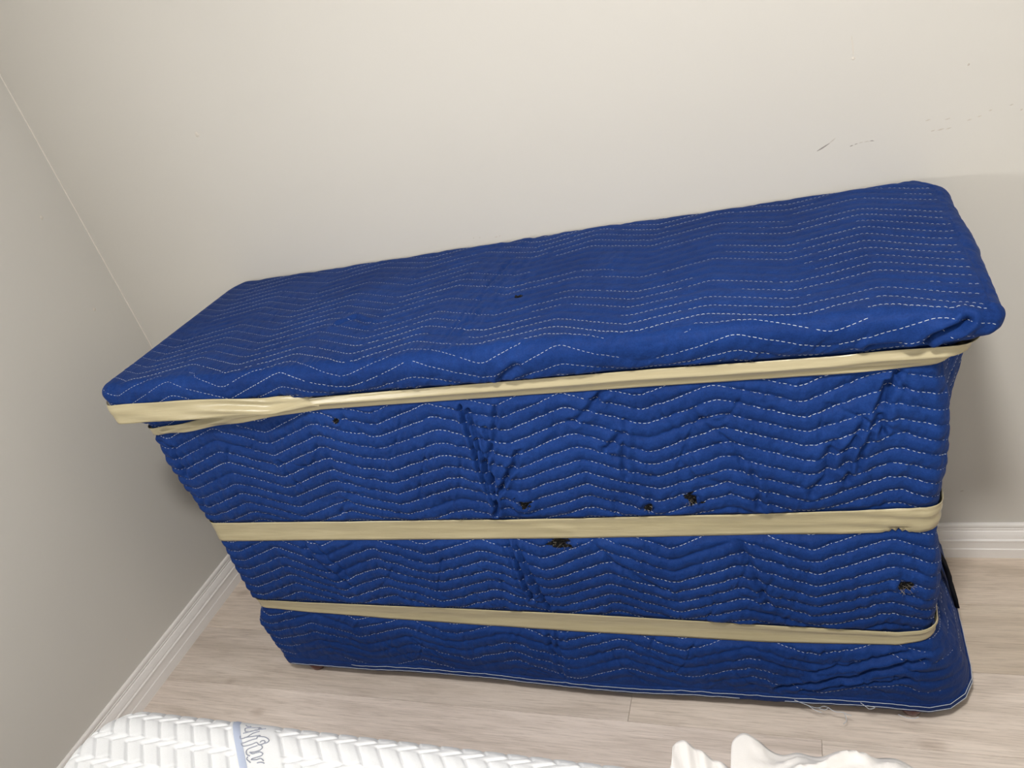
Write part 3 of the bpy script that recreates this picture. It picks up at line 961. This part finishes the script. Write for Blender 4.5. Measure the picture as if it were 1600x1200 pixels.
# torn spots with charcoal padding showing
def surf_front(x, z):
    j = i0 + np.argmin(np.abs(band0[mid_row, i0:i1, 0] - x)); r = np.argmin(np.abs(zall - z))
    return band[r, j], nband[r, j]
def clump(rx, rz, depth, seed, parent, center, name='torn_padding'):
    bm = bmesh.new()
    bmesh.ops.create_icosphere(bm, subdivisions=4, radius=1.0)
    r = random.Random(seed)
    co = np.array([v.co for v in bm.verts])
    n = noise2(co[:, 0] * 3 + seed, co[:, 2] * 3 + co[:, 1] * 2, 80 + seed) * .4 + noise2(co[:, 0] * 8 + seed, co[:, 2] * 8 + co[:, 1] * 5, 90 + seed) * .28
    for v, k in zip(bm.verts, n):
        v.co = Vector((v.co.x * rx * 1.3 * (1 + k * 1.1), v.co.y * depth * (1 + k * 1.5), v.co.z * rz * 1.3 * (1 + k * 1.2)))
        v.co += Vector(center) - Vector(BO)
    return bm_obj(name, bm, MAT['padding'], parent)
def flap(center, dirv, w, l, curl, parent, mat=None, seed=0):
    """curled lip of torn fabric: a small tongue that lifts off the surface (front face, outward = -y)"""
    r = random.Random(seed)
    d = Vector((dirv[0], 0, dirv[1])).normalized(); s = Vector((-d.z, 0, d.x))
    V, F = [], []
    nu, nv_ = 7, 5
    for layer in (0, 1):
        for i in range(nu):
            t = i / (nu - 1)
            ang = curl * t
            along = l * (math.sin(ang) / curl if curl > .01 else t)
            lift = l * ((1 - math.cos(ang)) / curl if curl > .01 else 0)
            ww = w * (1 - 0.75 * t ** 1.5)
            for k in range(nv_):
                q = k / (nv_ - 1) * 2 - 1
                p = Vector(center) + d * along + s * (ww * q * (1 + .12 * r.uniform(-1, 1))) + Vector((0, -lift - layer * 0.0018 - 0.001 * (1 - q * q), 0))
                V.append(p - Vector(BO))
    o2 = nu * nv_
    for i in range(nu - 1):
        for k in range(nv_ - 1):
            a = i * nv_ + k
            F.append((a, a + 1, a + nv_ + 1, a + nv_)); F.append((o2 + a, o2 + a + nv_, o2 + a + nv_ + 1, o2 + a + 1))
    rim = [k for k in range(nv_)] + [i * nv_ + nv_ - 1 for i in range(1, nu)] + [(nu - 1) * nv_ + k for k in range(nv_ - 2, -1, -1)] + [i * nv_ for i in range(nu - 2, 0, -1)]
    for a, b in zip(rim, rim[1:] + rim[:1]):
        F.append((a, b, o2 + b, o2 + a)[::-1])
    return mesh_obj('torn_flap', V, F, mat or MAT['blanket'], parent, True)
def fibres(center, rx, rz, n, seed, parent, outl=0.006):
    r = random.Random(seed)
    paths = []
    for _ in range(n):
        p = Vector(center) + Vector((r.uniform(-rx, rx), -0.002, r.uniform(-rz, rz)))
        d = Vector((r.uniform(-1, 1), -r.uniform(0.1, 0.8), r.uniform(-1, 1))).normalized()
        q = [p]
        for s in range(4):
            d = (d + Vector((r.uniform(-.7, .7), r.uniform(-.5, .3), r.uniform(-.7, .7)))).normalized()
            q.append(q[-1] + d * outl * r.uniform(.3, .6))
        paths.append([x - Vector(BO) for x in q])
    V, F = tube_mesh(paths, 0.00028, 3)
    o = mesh_obj('padding_fibres', V, F, MAT['fibre'], parent)
    o['kind'] = 'stuff'
    return o
P, _ = surf_front(1.218, .575)
c = clump(.010, .008, .004, 1, blanket, (1.218, P[1] - .0025, .575)); fibres((1.218, P[1] - .002, .575), .006, .005, 6, 2, c)
clump(.0055, .005, .004, 2, c, (1.211, P[1] - .001, .583))
flap((1.209, P[1] - .001, .585), (-.5, .9), 0.0056, 0.0182, 1.3, c, MAT['padding'], 3)
flap((1.231, P[1] - .000, .569), (-.6, .5), 0.0075, 0.0143, 1.5, c, None, 4)
P, _ = surf_front(1.450, .566)
c = clump(.0075, .0075, .004, 3, blanket, (1.449, P[1] - .0020, .567)); fibres((1.449, P[1] - .002, .566), .004, .004, 6, 5, c)
flap((1.464, P[1] - .000, .563), (-.9, .2), 0.0081, 0.0130, 1.6, c, None, 6)
P, _ = surf_front(1.530, .584)
c = clump(.0065, .011, .004, 4, blanket, (1.524, P[1] - .0020, .584)); fibres((1.526, P[1] - .002, .582), .005, .006, 9, 7, c)
clump(.009, .004, .003, 5, c, (1.534, P[1] - .0020, .575))
flap((1.547, P[1] - .000, .583), (-.9, -.2), 0.0100, 0.0195, 1.8, c, None, 8)
P, _ = surf_front(1.262, .476)
c = clump(.029, .0062, .007, 6, blanket, (1.266, P[1] - .0030, .4725)); fibres((1.264, P[1] - .003, .474), .026, .004, 20, 9, c, .007)
for q, (dx, dz) in enumerate([(-.02, -.004), (-.008, -.007), (.006, -.006), (.018, -.003)]):
    clump(.0055, .0036, .004, 10 + q, c, (1.264 + dx, P[1] - .0015, .4715 + dz))
flap((1.296, P[1] - .000, .468), (.95, -.25), 0.0100, 0.0338, .5, c, None, 11)
P, _ = surf_front(1.852, .384)
c = clump(.0105, .0065, .004, 7, blanket, (1.853, P[1] - .0020, .384)); fibres((1.853, P[1] - .002, .384), .009, .005, 14, 10, c, .008)
flap((1.842, P[1] - .001, .386), (-.9, -.3), 0.0075, 0.0156, .9, c, None, 12)
P, _ = surf_front(.893, .788)
c = clump(.005, .004, .003, 8, blanket, (.893, P[1] - .0015, .788)); fibres((.893, P[1] - .001, .788), .003, .003, 4, 14, c, .004)
c = clump(.006, .003, .006, 9, blanket, (1.249, -.308, ZT + .000))
# small pale lint specks
for lx, ly, lz in ((.86, -.482, .10),):
    pass

# dark backing flap that sticks out low on the right side
fv = []
prof_f = [((1.936, -.262, .262), (1.936, -.235, .255)), ((1.951, -.262, .215), (1.954, -.222, .205)), ((1.963, -.266, .165), (1.966, -.225, .152)), ((1.972, -.270, .122), (1.974, -.245, .112)), ((1.975, -.265, .104), (1.976, -.255, .100))]
for a, b in prof_f:
    for t in (0, .33, .66, 1):
        p = Vector(a) * (1 - t) + Vector(b) * t
        p.x += 0.003 * math.sin(t * 9 + a[2] * 70)
        fv.append(p)
FV, FF = [], []
for p in fv: FV.append(p - Vector(BO))
for p in fv: FV.append(p - Vector(BO) + Vector((-0.0035, 0, -0.001)))
nq = len(fv)
for i in range(len(prof_f) - 1):
    for k in range(3):
        a = i * 4 + k
        FF.append((a, a + 1, a + 5, a + 4)); FF.append((nq + a, nq + a + 4, nq + a + 5, nq + a + 1))
rim = [0, 1, 2, 3] + [i * 4 + 3 for i in range(1, len(prof_f))] + [(len(prof_f) - 1) * 4 + k for k in (2, 1, 0)] + [i * 4 for i in range(len(prof_f) - 2, 0, -1)]
for a, b in zip(rim, rim[1:] + rim[:1]):
    FF.append((a, nq + a, nq + b, b))
bf = mesh_obj('backing_flap', FV, FF, MAT['dark_cloth'], blanket, True)
bf['label'] = 'torn black flap of backing cloth'

# ------------------------------------------------------------------ packing tape
def tape_strip(name, tab, parent, rootloc, out=0.0022, crease=None, seed=0, side_z=(0.0, 0.0), across=9, notch=None):
    """ribbon that follows the smooth blanket form; crease(x, w) -> extra outward offset"""
    cs = np.arange(6, NCOL - 6, 2)
    zc = np.zeros(len(cs)); hw = np.zeros(len(cs))
    # ring at nominal height gives x, side columns continue at the height of the corner
    nominal = tab[len(tab) // 2][1]
    r0 = np.argmin(np.abs(zall - nominal))
    xr0 = band0[r0, cs, 0]; y0 = band0[r0, cs, 1]
    zc, hw = tcen(tab, xr0)
    isl = cs < NS_; isr = cs > NS_ + NC_ * 2 + NF_
    prog_l = np.clip((y0 + 0.45) / 0.43, 0, 1) * isl; prog_r = np.clip((y0 + 0.44) / 0.42, 0, 1) * isr
    zc = zc + side_z[0] * prog_l + side_z[1] * prog_r
    rows = []
    for w in np.linspace(-1, 1, across):
        ww = w
        e = hw * ww
        if notch is not None:
            e = e + notch(xr0, w)
        z = zc + e
        rr = np.interp(-z, -zall, np.arange(NR))
        a = np.floor(rr).astype(int); f = (rr - a)[:, None]; b = np.minimum(a + 1, NR - 1)
        p = band0[a, cs] * (1 - f) + band0[b, cs] * f
        n = nb[a, cs] * (1 - f) + nb[b, cs] * f
        n[:, 2] *= 0.3
        n /= np.linalg.norm(n, axis=1, keepdims=True)
        o = out + 0.0006 * noise2(xr0 * 14 + y0 * 9, np.full(len(cs), w * 2.5 + seed), 100 + seed)
        if crease is not None:
            o = o + crease(xr0, w)
        rows.append(p + n * np.reshape(o, (-1, 1)))
    P = np.stack(rows, 0)
    n = grid_normals(P)
    if n[across // 2, len(cs) // 2, 1] > 0: n = -n
    Q = P - n * 0.0006
    k, m = P.shape[:2]
    f1 = grid_faces(k, m); f2 = grid_faces(k, m, k * m)[:, ::-1]
    idx = np.arange(k * m).reshape(k, m)
    loop = np.concatenate([idx[0], idx[1:, -1], idx[-1, -2::-1], idx[-2:0:-1, 0]])
    nx = np.roll(loop, -1)
    f3 = np.stack([nx, loop, loop + k * m, nx + k * m], -1)
    return mesh_obj(name, np.concatenate([P.reshape(-1, 3), Q.reshape(-1, 3)]) - np.array(rootloc), np.concatenate([f1, f2, f3]), MAT['tape'], parent, True)

t2 = empty('packing_tape', (1.16, -0.468, 0.50))
tag(t2, 'tan packing tape strap around the middle of the blue blanket', 'tape', 'packing tape straps')
def notch2(x, w):
    if w > -0.7: return 0 * x
    return 0.007 * np.exp(-((x - 1.845) / 0.018) ** 2) * (1 + 0.5 * np.sin(x * 600)) + 0.002 * np.exp(-((x - 1.80) / 0.03) ** 2)
def crease2(x, w):
    c = 0.0014 * np.exp(-((w - 0.1 - 0.3 * np.sin(x * 3)) / .35) ** 2)
    rr = sstep(1.70, 1.86, x)
    c = c + rr * 0.0018 * np.sin(w * 7 + x * 26) + rr * 0.0012 * noise2(x * 70, np.full_like(x, w * 3), 131)
    c = c + 0.0016 * np.exp(-((w - (0.9 - (x - 1.16) * 9)) / .3) ** 2) * ((x > 1.13) & (x < 1.30))
    return c
tape_strip('tape_strap', T2, t2, t2.location, 0.0026, crease2, 2, (0.0, 0.004), 11, notch2)
t3 = empty('packing_tape', (1.16, -0.468, 0.25))
tag(t3, 'tan packing tape strap nearest the floor, low around the blue blanket', 'tape', 'packing tape straps')
def crease3(x, w):
    c = 0.002 * np.exp(-((w + 0.75) / .2) ** 2) * (1 - sstep(.6, .95, x))
    c = c + 0.0022 * np.exp(-((w - 0.55) / .22) ** 2) * sstep(1.45, 1.7, x)
    return c
tape_strip('tape_strap', T3, t3, t3.location, 0.0028, crease3, 3, (0.0, 0.085), 11)
t1 = empty('packing_tape', (1.16, -0.48, 0.83))
tag(t1, 'tan packing tape strap below the top edge, forking in two at the left corner', 'tape', 'packing tape straps')
def crease1(x, w):
    mid = 0.0095 * np.clip(1 - np.abs(w - 0.18) / 0.75, 0, 1)
    tw = (1 - sstep(.50, .95, x)) * 0.0035 * np.sin((x - .4) * 40 + w * 3.2)
    rr = sstep(1.70, 1.86, x) * 0.0016 * np.sin(w * 8 + x * 30)
    return (mid + tw + rr) * sstep(.43, .47, x)
tape_strip('tape_strap', T1, t1, t1.location, 0.0042, crease1, 4, (-0.004, 0.022), 13)
# second turn of the tape on the left: wide loose loop that runs into the strap
def loop_tape():
    n, k = 90, 13
    rows = []
    for i in range(n):
        t = i / (n - 1)
        x = .366 + (.880 - .366) * t
        zc = np.interp(x, [.37, .40, .58, .70, .81, .86, .88], [.861, .861, .8605, .858, .853, .843, .836])
        hw = np.interp(x, [.37, .45, .58, .70, .80, .85, .88], [.0195, .0208, .0205, .0185, .0160, .0110, .0060])
        row = []
        for q in range(k):
            w = q / (k - 1) * 2 - 1
            z = zc + hw * w
            # line in front of the lip, leaning back towards the top
            y = -0.5145 + 0.004 * w + 0.0018 * math.sin(w * 5.5 + x * 9) * float(sstep(.45, .7, x)) - 0.0012 * math.sin(x * 31 + w * 4)
            y += 0.027 * float(sstep(.78, .88, x))
            if x < .405:
                a = (.405 - x) / .039
                y += 0.03 * a * a
            row.append((x + 0.012 * (1 - t) * max(0, -w) , y, z))
        rows.append(row)
    P = np.array(rows).transpose(1, 0, 2)
    Q = P + np.array([0, 0.0006, 0])
    kk, m = P.shape[:2]
    idx = np.arange(kk * m).reshape(kk, m)
    loop = np.concatenate([idx[0], idx[1:, -1], idx[-1, -2::-1], idx[-2:0:-1, 0]])
    nx = np.roll(loop, -1)
    f3 = np.stack([nx, loop, loop + kk * m, nx + kk * m], -1)
    return mesh_obj('tape_loop', np.concatenate([P.reshape(-1, 3), Q.reshape(-1, 3)]) - np.array(t1.location), np.concatenate([grid_faces(kk, m), grid_faces(kk, m, kk * m)[:, ::-1], f3]), MAT['tape'], t1, True)
loop_tape()

# ------------------------------------------------------------------ mattress
mat_root = empty('mattress', (1.24, -1.30, 0.0))
tag(mat_root, 'white quilted mattress with a pale blue ribbon, in front of the dresser', 'mattress')
MO = np.array(mat_root.location)
MZ = 0.425
MB = 0.150   # height of the foundation under the mattress
mx0, mx1, my1, my0 = 0.412, 2.37, -0.860, -1.83
# body: rounded-rectangle rings, side wall and rolled top edge, then the quilted top
def rrect(x0, x1, y0, y1, r, n_arc=14, nx=330, ny=150):
    pts = []
    def arc(cx, cy, a0):
        return [(cx + r * math.cos(a0 + math.pi / 2 * i / n_arc), cy + r * math.sin(a0 + math.pi / 2 * i / n_arc)) for i in range(n_arc)]
    pts += arc(x1 - r, y1 - r, 0); pts += [(x1 - r + (x0 + r - x1 + r) * i / nx, y1) for i in range(nx)]
    pts += arc(x0 + r, y1 - r, math.pi / 2); pts += [(x0, y1 - r + (y0 + r - y1 + r) * i / ny) for i in range(ny)]
    pts += arc(x0 + r, y0 + r, math.pi); pts += [(x0 + r + (x1 - r - x0 - r) * i / nx, y0) for i in range(nx)]
    pts += arc(x1 - r, y0 + r, 1.5 * math.pi); pts += [(x1, y0 + r + (y1 - r - y0 - r) * i / ny) for i in range(ny)]
    return np.array(pts)
ER = 0.045
sec = [(0.030, MB), (0.010, MB + 0.006), (0.0, MB + 0.03), (-0.004, MB + 0.12), (0.0, MZ - ER - 0.006)]
sec += [(ER * (1 - math.cos(a)), MZ - ER + ER * math.sin(a)) for a in np.linspace(0.15, math.pi / 2, 9)]
base_ring = rrect(mx0, mx1, my0, my1, 0.105)
# outward ring normals
tang = np.roll(base_ring, -1, 0) - np.roll(base_ring, 1, 0)
rn = np.stack([tang[:, 1], -tang[:, 0]], -1); rn /= np.linalg.norm(rn, axis=1, keepdims=True)
rows = [np.concatenate([base_ring - rn * d, np.full((len(base_ring), 1), z)], 1) for d, z in sec]
bodyV = np.stack(rows)
nr, nc = bodyV.shape[:2]
idx = np.arange(nr * nc).reshape(nr, nc)
bf_ = np.stack([idx[:-1], np.roll(idx[:-1], -1, 1), np.roll(idx[1:], -1, 1), idx[1:]], -1).reshape(-1, 4)
mesh_obj('side_border', bodyV - MO, bf_, MAT['mattress'], mat_root, True)
# quilted top panel, padded chevron cells
px = np.arange(mx0, mx1 + 0.001, 0.0020); py = np.arange(my0, my1 + 0.0005, 0.0020)
PX, PY = np.meshgrid(px, py)
cx = np.clip(PX, mx0 + 0.105, mx1 - 0.105); cy = np.clip(PY, my0 + 0.105, my1 - 0.105)
# squeeze the square grid into the rounded outline
ddx = PX - cx; ddy = PY - cy
mag = np.maximum(np.abs(ddx), np.abs(ddy)); ln = np.hypot(ddx, ddy)
fac = np.where(ln > 1e-9, mag / (ln + 1e-12), 1.0)
QX, QY = cx + ddx * fac, cy + ddy * fac
edge = 0.105 - mag
PITX, PERY = 0.0385, 0.0470
def chev(x, y):
    t = -y / PERY
    row = np.floor(t); fr = t - row
    off = np.where(fr < 0.74, fr / 0.74, (1 - fr) / 0.26)
    q = (x - off * 0.031) / PITX
    # true distance to the slanted seam
    slope = np.where(fr < 0.74, 0.031 / (0.74 * PERY), 0.031 / (0.26 * PERY))
    d = np.abs(q - np.round(q)) * PITX / np.sqrt(1 + slope ** 2)
    cell = np.floor(q)
    # short seams that close every second cell at the bends
    fx = q - cell
    seam = ((cell + row) % 2 == 0)
    d2 = np.where(seam, np.abs(fr - 0.74 + 0.30 * (fx - 0.5)) * PERY, 0.02)
    return d, d2
d1, d2 = chev(QX, QY)
groove = -0.0042 * np.exp(-(d1 / 0.0017) ** 2) - 0.0010 * np.exp(-(d2 / 0.0024) ** 2)
puff = 0.0026 * np.sqrt(np.clip(d1 / (PITX / 2.8), 0, 1))
# band carrying the lettering lies flat
bdir = np.array([0.69, -0.724]); bdir /= np.linalg.norm(bdir); bn = np.array([-bdir[1], bdir[0]])
acr = (QX - 0.731) * bn[0] + (QY + 0.878) * bn[1]
flat = sstep(-0.006, 0.0, acr) * (1 - sstep(0.066, 0.073, acr))
QZ = MZ + 0.004 + (groove + puff) * (1 - flat) + 0.003 * flat
roll = np.clip(1 - edge / 0.052, 0, 1)
QZ = QZ - 0.046 * (1 - np.sqrt(np.clip(1 - roll ** 2.0 * 0.96, 0, 1)))
top = np.stack([QX, QY, QZ], -1)
mesh_obj('quilted_top', top - MO, grid_faces(*QX.shape), MAT['mattress'], mat_root, True)
def top_z(x, y):
    k = np.argmin((QX - x) ** 2 + (QY - y) ** 2)
    return QZ.ravel()[k]
# pale blue ribbon edge of the band
rib = []
for t in np.linspace(0.0, 0.62, 60):
    for w in (0.0015, 0.007, 0.0135):
        p = np.array([0.726, -0.873]) + bdir * t + bn * (w)
        if p[1] < my0 + .03: continue
        rib.append((p[0], p[1], top_z(p[0], p[1]) + (0.0022 if w == 0.007 else 0.0004)))
rib = np.array(rib).reshape(-1, 3, 3)
rm = mesh_obj('ribbon_stripe', rib - MO, grid_faces(*rib.shape[:2]), MAT['ribbon'], mat_root, True)
rm['label'] = 'pale blue ribbon stripe'
# outlined script lettering embroidered along the band
S = [[(0.793, -0.882), (0.772, -0.886), (0.772, -0.891), (0.778, -0.895), (0.786, -0.894), (0.795, -0.888), (0.809, -0.882)],
     [(0.763, -0.879), (0.769, -0.882), (0.776, -0.881)],
     [(0.775, -0.899), (0.782, -0.896), (0.79, -0.891), (0.798, -0.887), (0.794, -0.882), (0.799, -0.882)],
     [(0.773, -0.905), (0.778, -0.91), (0.787, -0.906), (0.794, -0.897), (0.803, -0.89)],
     [(0.784, -0.907), (0.798, -0.903), (0.812, -0.899)],
     [(0.79, -0.916), (0.802, -0.909), (0.809, -0.906), (0.809, -0.902), (0.821, -0.901), (0.83, -0.903), (0.836, -0.907), (0.834, -0.911), (0.828, -0.913)],
     [(0.79, -0.916), (0.785, -0.918), (0.791, -0.922), (0.798, -0.921), (0.807, -0.917), (0.814, -0.913), (0.82, -0.916)],
     [(0.821, -0.912), (0.822, -0.909), (0.827, -0.908), (0.83, -0.911), (0.826, -0.915), (0.82, -0.916), (0.827, -0.917), (0.831, -0.921), (0.828, -0.926), (0.818, -0.93), (0.812, -0.931), (0.819, -0.933), (0.824, -0.931), (0.831, -0.928)],
     [(0.819, -0.918), (0.811, -0.922), (0.804, -0.927), (0.805, -0.932), (0.81, -0.936), (0.816, -0.937)],
     [(0.831, -0.928), (0.838, -0.93), (0.838, -0.934), (0.831, -0.938), (0.824, -0.941), (0.824, -0.943), (0.833, -0.942), (0.84, -0.939), (0.848, -0.942)],
     [(0.813, -0.939), (0.814, -0.943), (0.82, -0.946), (0.825, -0.948)],
     [(0.838, -0.947), (0.845, -0.945), (0.852, -0.946)]]
paths = []
for s in S:
    paths.append([(p.x - MO[0], p.y - MO[1], top_z(p.x, p.y) + 0.0006) for p in catmull([(a, b, 0) for a, b in s], 5)])
V, F = tube_mesh(paths, 0.0009, 5)
em = mesh_obj('embroidered_lettering', V, F, MAT['embroidery'], mat_root, True)
em['label'] = 'grey outlined script lettering'

fnd = empty('bed_foundation', (1.39, -1.345, 0.0))
tag(fnd, 'low grey bed foundation under the white mattress', 'bed base')
MAT['base'] = white_fabric('grey_upholstery', (0.35, 0.34, 0.33), 600, 0.2)
bm_obj('box', local(bevel_box(0.47, 2.31, -1.77, -0.92, 0.05, MB - 0.001, 0.012, 3), fnd), MAT['base'], fnd, False)
for lx, ly in ((0.55, -1.0), (2.23, -1.0), (0.55, -1.69), (2.23, -1.69)):
    bm_obj('leg', lathe([(0.018, 0.0), (0.022, 0.05)], 14, (lx - 1.39, ly + 1.345, 0)), MAT['metal'], fnd, True)

# ------------------------------------------------------------------ white sheet heaped on the mattress edge
sheet = empty('bed_sheet', (1.66, -0.95, MZ))
tag(sheet, 'crumpled white cotton sheet heaped on the mattress, bottom right of the picture', 'sheet')
SO = np.array(sheet.location)
def cloth_grid(name, edge_pts, depth, zfun, nu=150, nv=90, thick=0.0012):
    """cloth whose far edge follows edge_pts (x, y, z) and which runs towards the camera by depth"""
    e = np.array([tuple(p) for p in catmull(edge_pts, 12)])
    d = np.concatenate([[0], np.cumsum(np.linalg.norm(np.diff(e, axis=0), axis=1))]); d /= d[-1]
    u = np.linspace(0, 1, nu)
    E = np.stack([np.interp(u, d, e[:, k]) for k in range(3)], -1)
    v = np.linspace(0, 1, nv)
    P = np.repeat(E[None], nv, 0)
    Ug, Vg = np.meshgrid(u, v)
    P = zfun(P, Ug, Vg, depth)
    n = grid_normals(P)
    if n[..., 2].mean() < 0: n = -n
    Q = P - n * thick
    k, m = P.shape[:2]
    idx = np.arange(k * m).reshape(k, m)
    loop = np.concatenate([idx[0], idx[1:, -1], idx[-1, -2::-1], idx[-2:0:-1, 0]])
    nx = np.roll(loop, -1)
    f3 = np.stack([nx, loop, loop + k * m, nx + k * m], -1)
    return mesh_obj(name, np.concatenate([P.reshape(-1, 3), Q.reshape(-1, 3)]) - SO, np.concatenate([grid_faces(k, m), grid_faces(k, m, k * m)[:, ::-1], f3]), MAT['sheet'], sheet, True)
def main_z(P, U_, V_, depth):
    Q = P.copy()
    Q[..., 1] -= depth * V_
    Q[..., 0] += 0.04 * V_ * (0.5 - U_)
    hump = 0.035 * np.sin(np.pi * np.clip(V_ * 1.1, 0, 1)) - 0.045 * V_
    a1 = U_ * 20 + V_ * 46 + 1.2 * np.sin(U_ * 7); a2 = U_ * 36 + V_ * 110 + noise2(U_ * 5, V_ * 5, 142) * 2
    fold = 0.010 * (1 - np.abs(np.sin(a1 / 2)) ** 0.7 * 1.6) + 0.0035 * (1 - np.abs(np.sin(a2 / 2)) ** 0.7 * 1.6) + 0.003 * noise2(U_ * 12, V_ * 18, 141)
    Q[..., 2] += hump + fold * sstep(0, 0.025, V_) * sstep(0.18, .3, U_)
    Q[..., 1] += 0.004 * np.sin(U_ * 33 + 2) * (1 - V_) * sstep(.3, .4, U_)
    # far edge rolls under
    Q[..., 2] -= 0.02 * (1 - sstep(0, 0.05, V_)) * sstep(.2, .35, U_)
    Q[..., 2] = np.maximum(Q[..., 2], np.where(Q[..., 1] < my1 - .02, MZ + 0.012, 0.38))
    return Q
cloth_grid('sheet_body', [(1.606, -.884, .465), (1.596, -.858, .475), (1.610, -.838, .475), (1.630, -.845, .475), (1.651, -.853, .475), (1.691, -.847, .475), (1.73, -.841, .475), (1.757, -.837, .475), (1.787, -.841, .473), (1.825, -.850, .470), (1.838, -.862, .462), (1.858, -.89, .450)], 0.45, main_z)
def flap_z(P, U_, V_, depth):
    Q = P.copy()
    Q[..., 1] -= depth * V_
    Q[..., 2] += 0.012 * np.sin(np.pi * V_) - 0.03 * V_ + 0.007 * (0.6 - np.abs(np.sin(U_ * 9 - V_ * 9))) * sstep(0.04, .2, V_) + 0.003 * np.sin(U_ * 40 - V_ * 22)
    Q[..., 2] = np.maximum(Q[..., 2], np.where(Q[..., 1] < my1 - .02, MZ + 0.012, 0.38))
    return Q
cloth_grid('sheet_corner', [(1.508, -.930, .455), (1.516, -.899, .465), (1.519, -.876, .473), (1.522, -.860, .475), (1.536, -.860, .475), (1.555, -.869, .473), (1.574, -.878, .471), (1.612, -.890, .462)], 0.30, flap_z, 90, 70)

# ------------------------------------------------------------------ lamps of the room (above and behind the camera)
cl_ = empty('ceiling_lamp', (1.63, -1.55, RZ))
tag(cl_, 'round flush ceiling lamp in the middle of the room', 'lamp')
bm_obj('mount_plate', lathe([(0.125, -0.022), (0.13, -0.016), (0.13, 0.0)], 40), MAT['metal'], cl_, True)
bm_obj('glass_dome', lathe([(0.03, -0.040), (0.07, -0.039), (0.10, -0.036), (0.112, -0.030), (0.115, -0.023)], 40), emit_mat('lit_dome', (1.0, 0.965, 0.925), CEILING_LAMP), cl_, True)
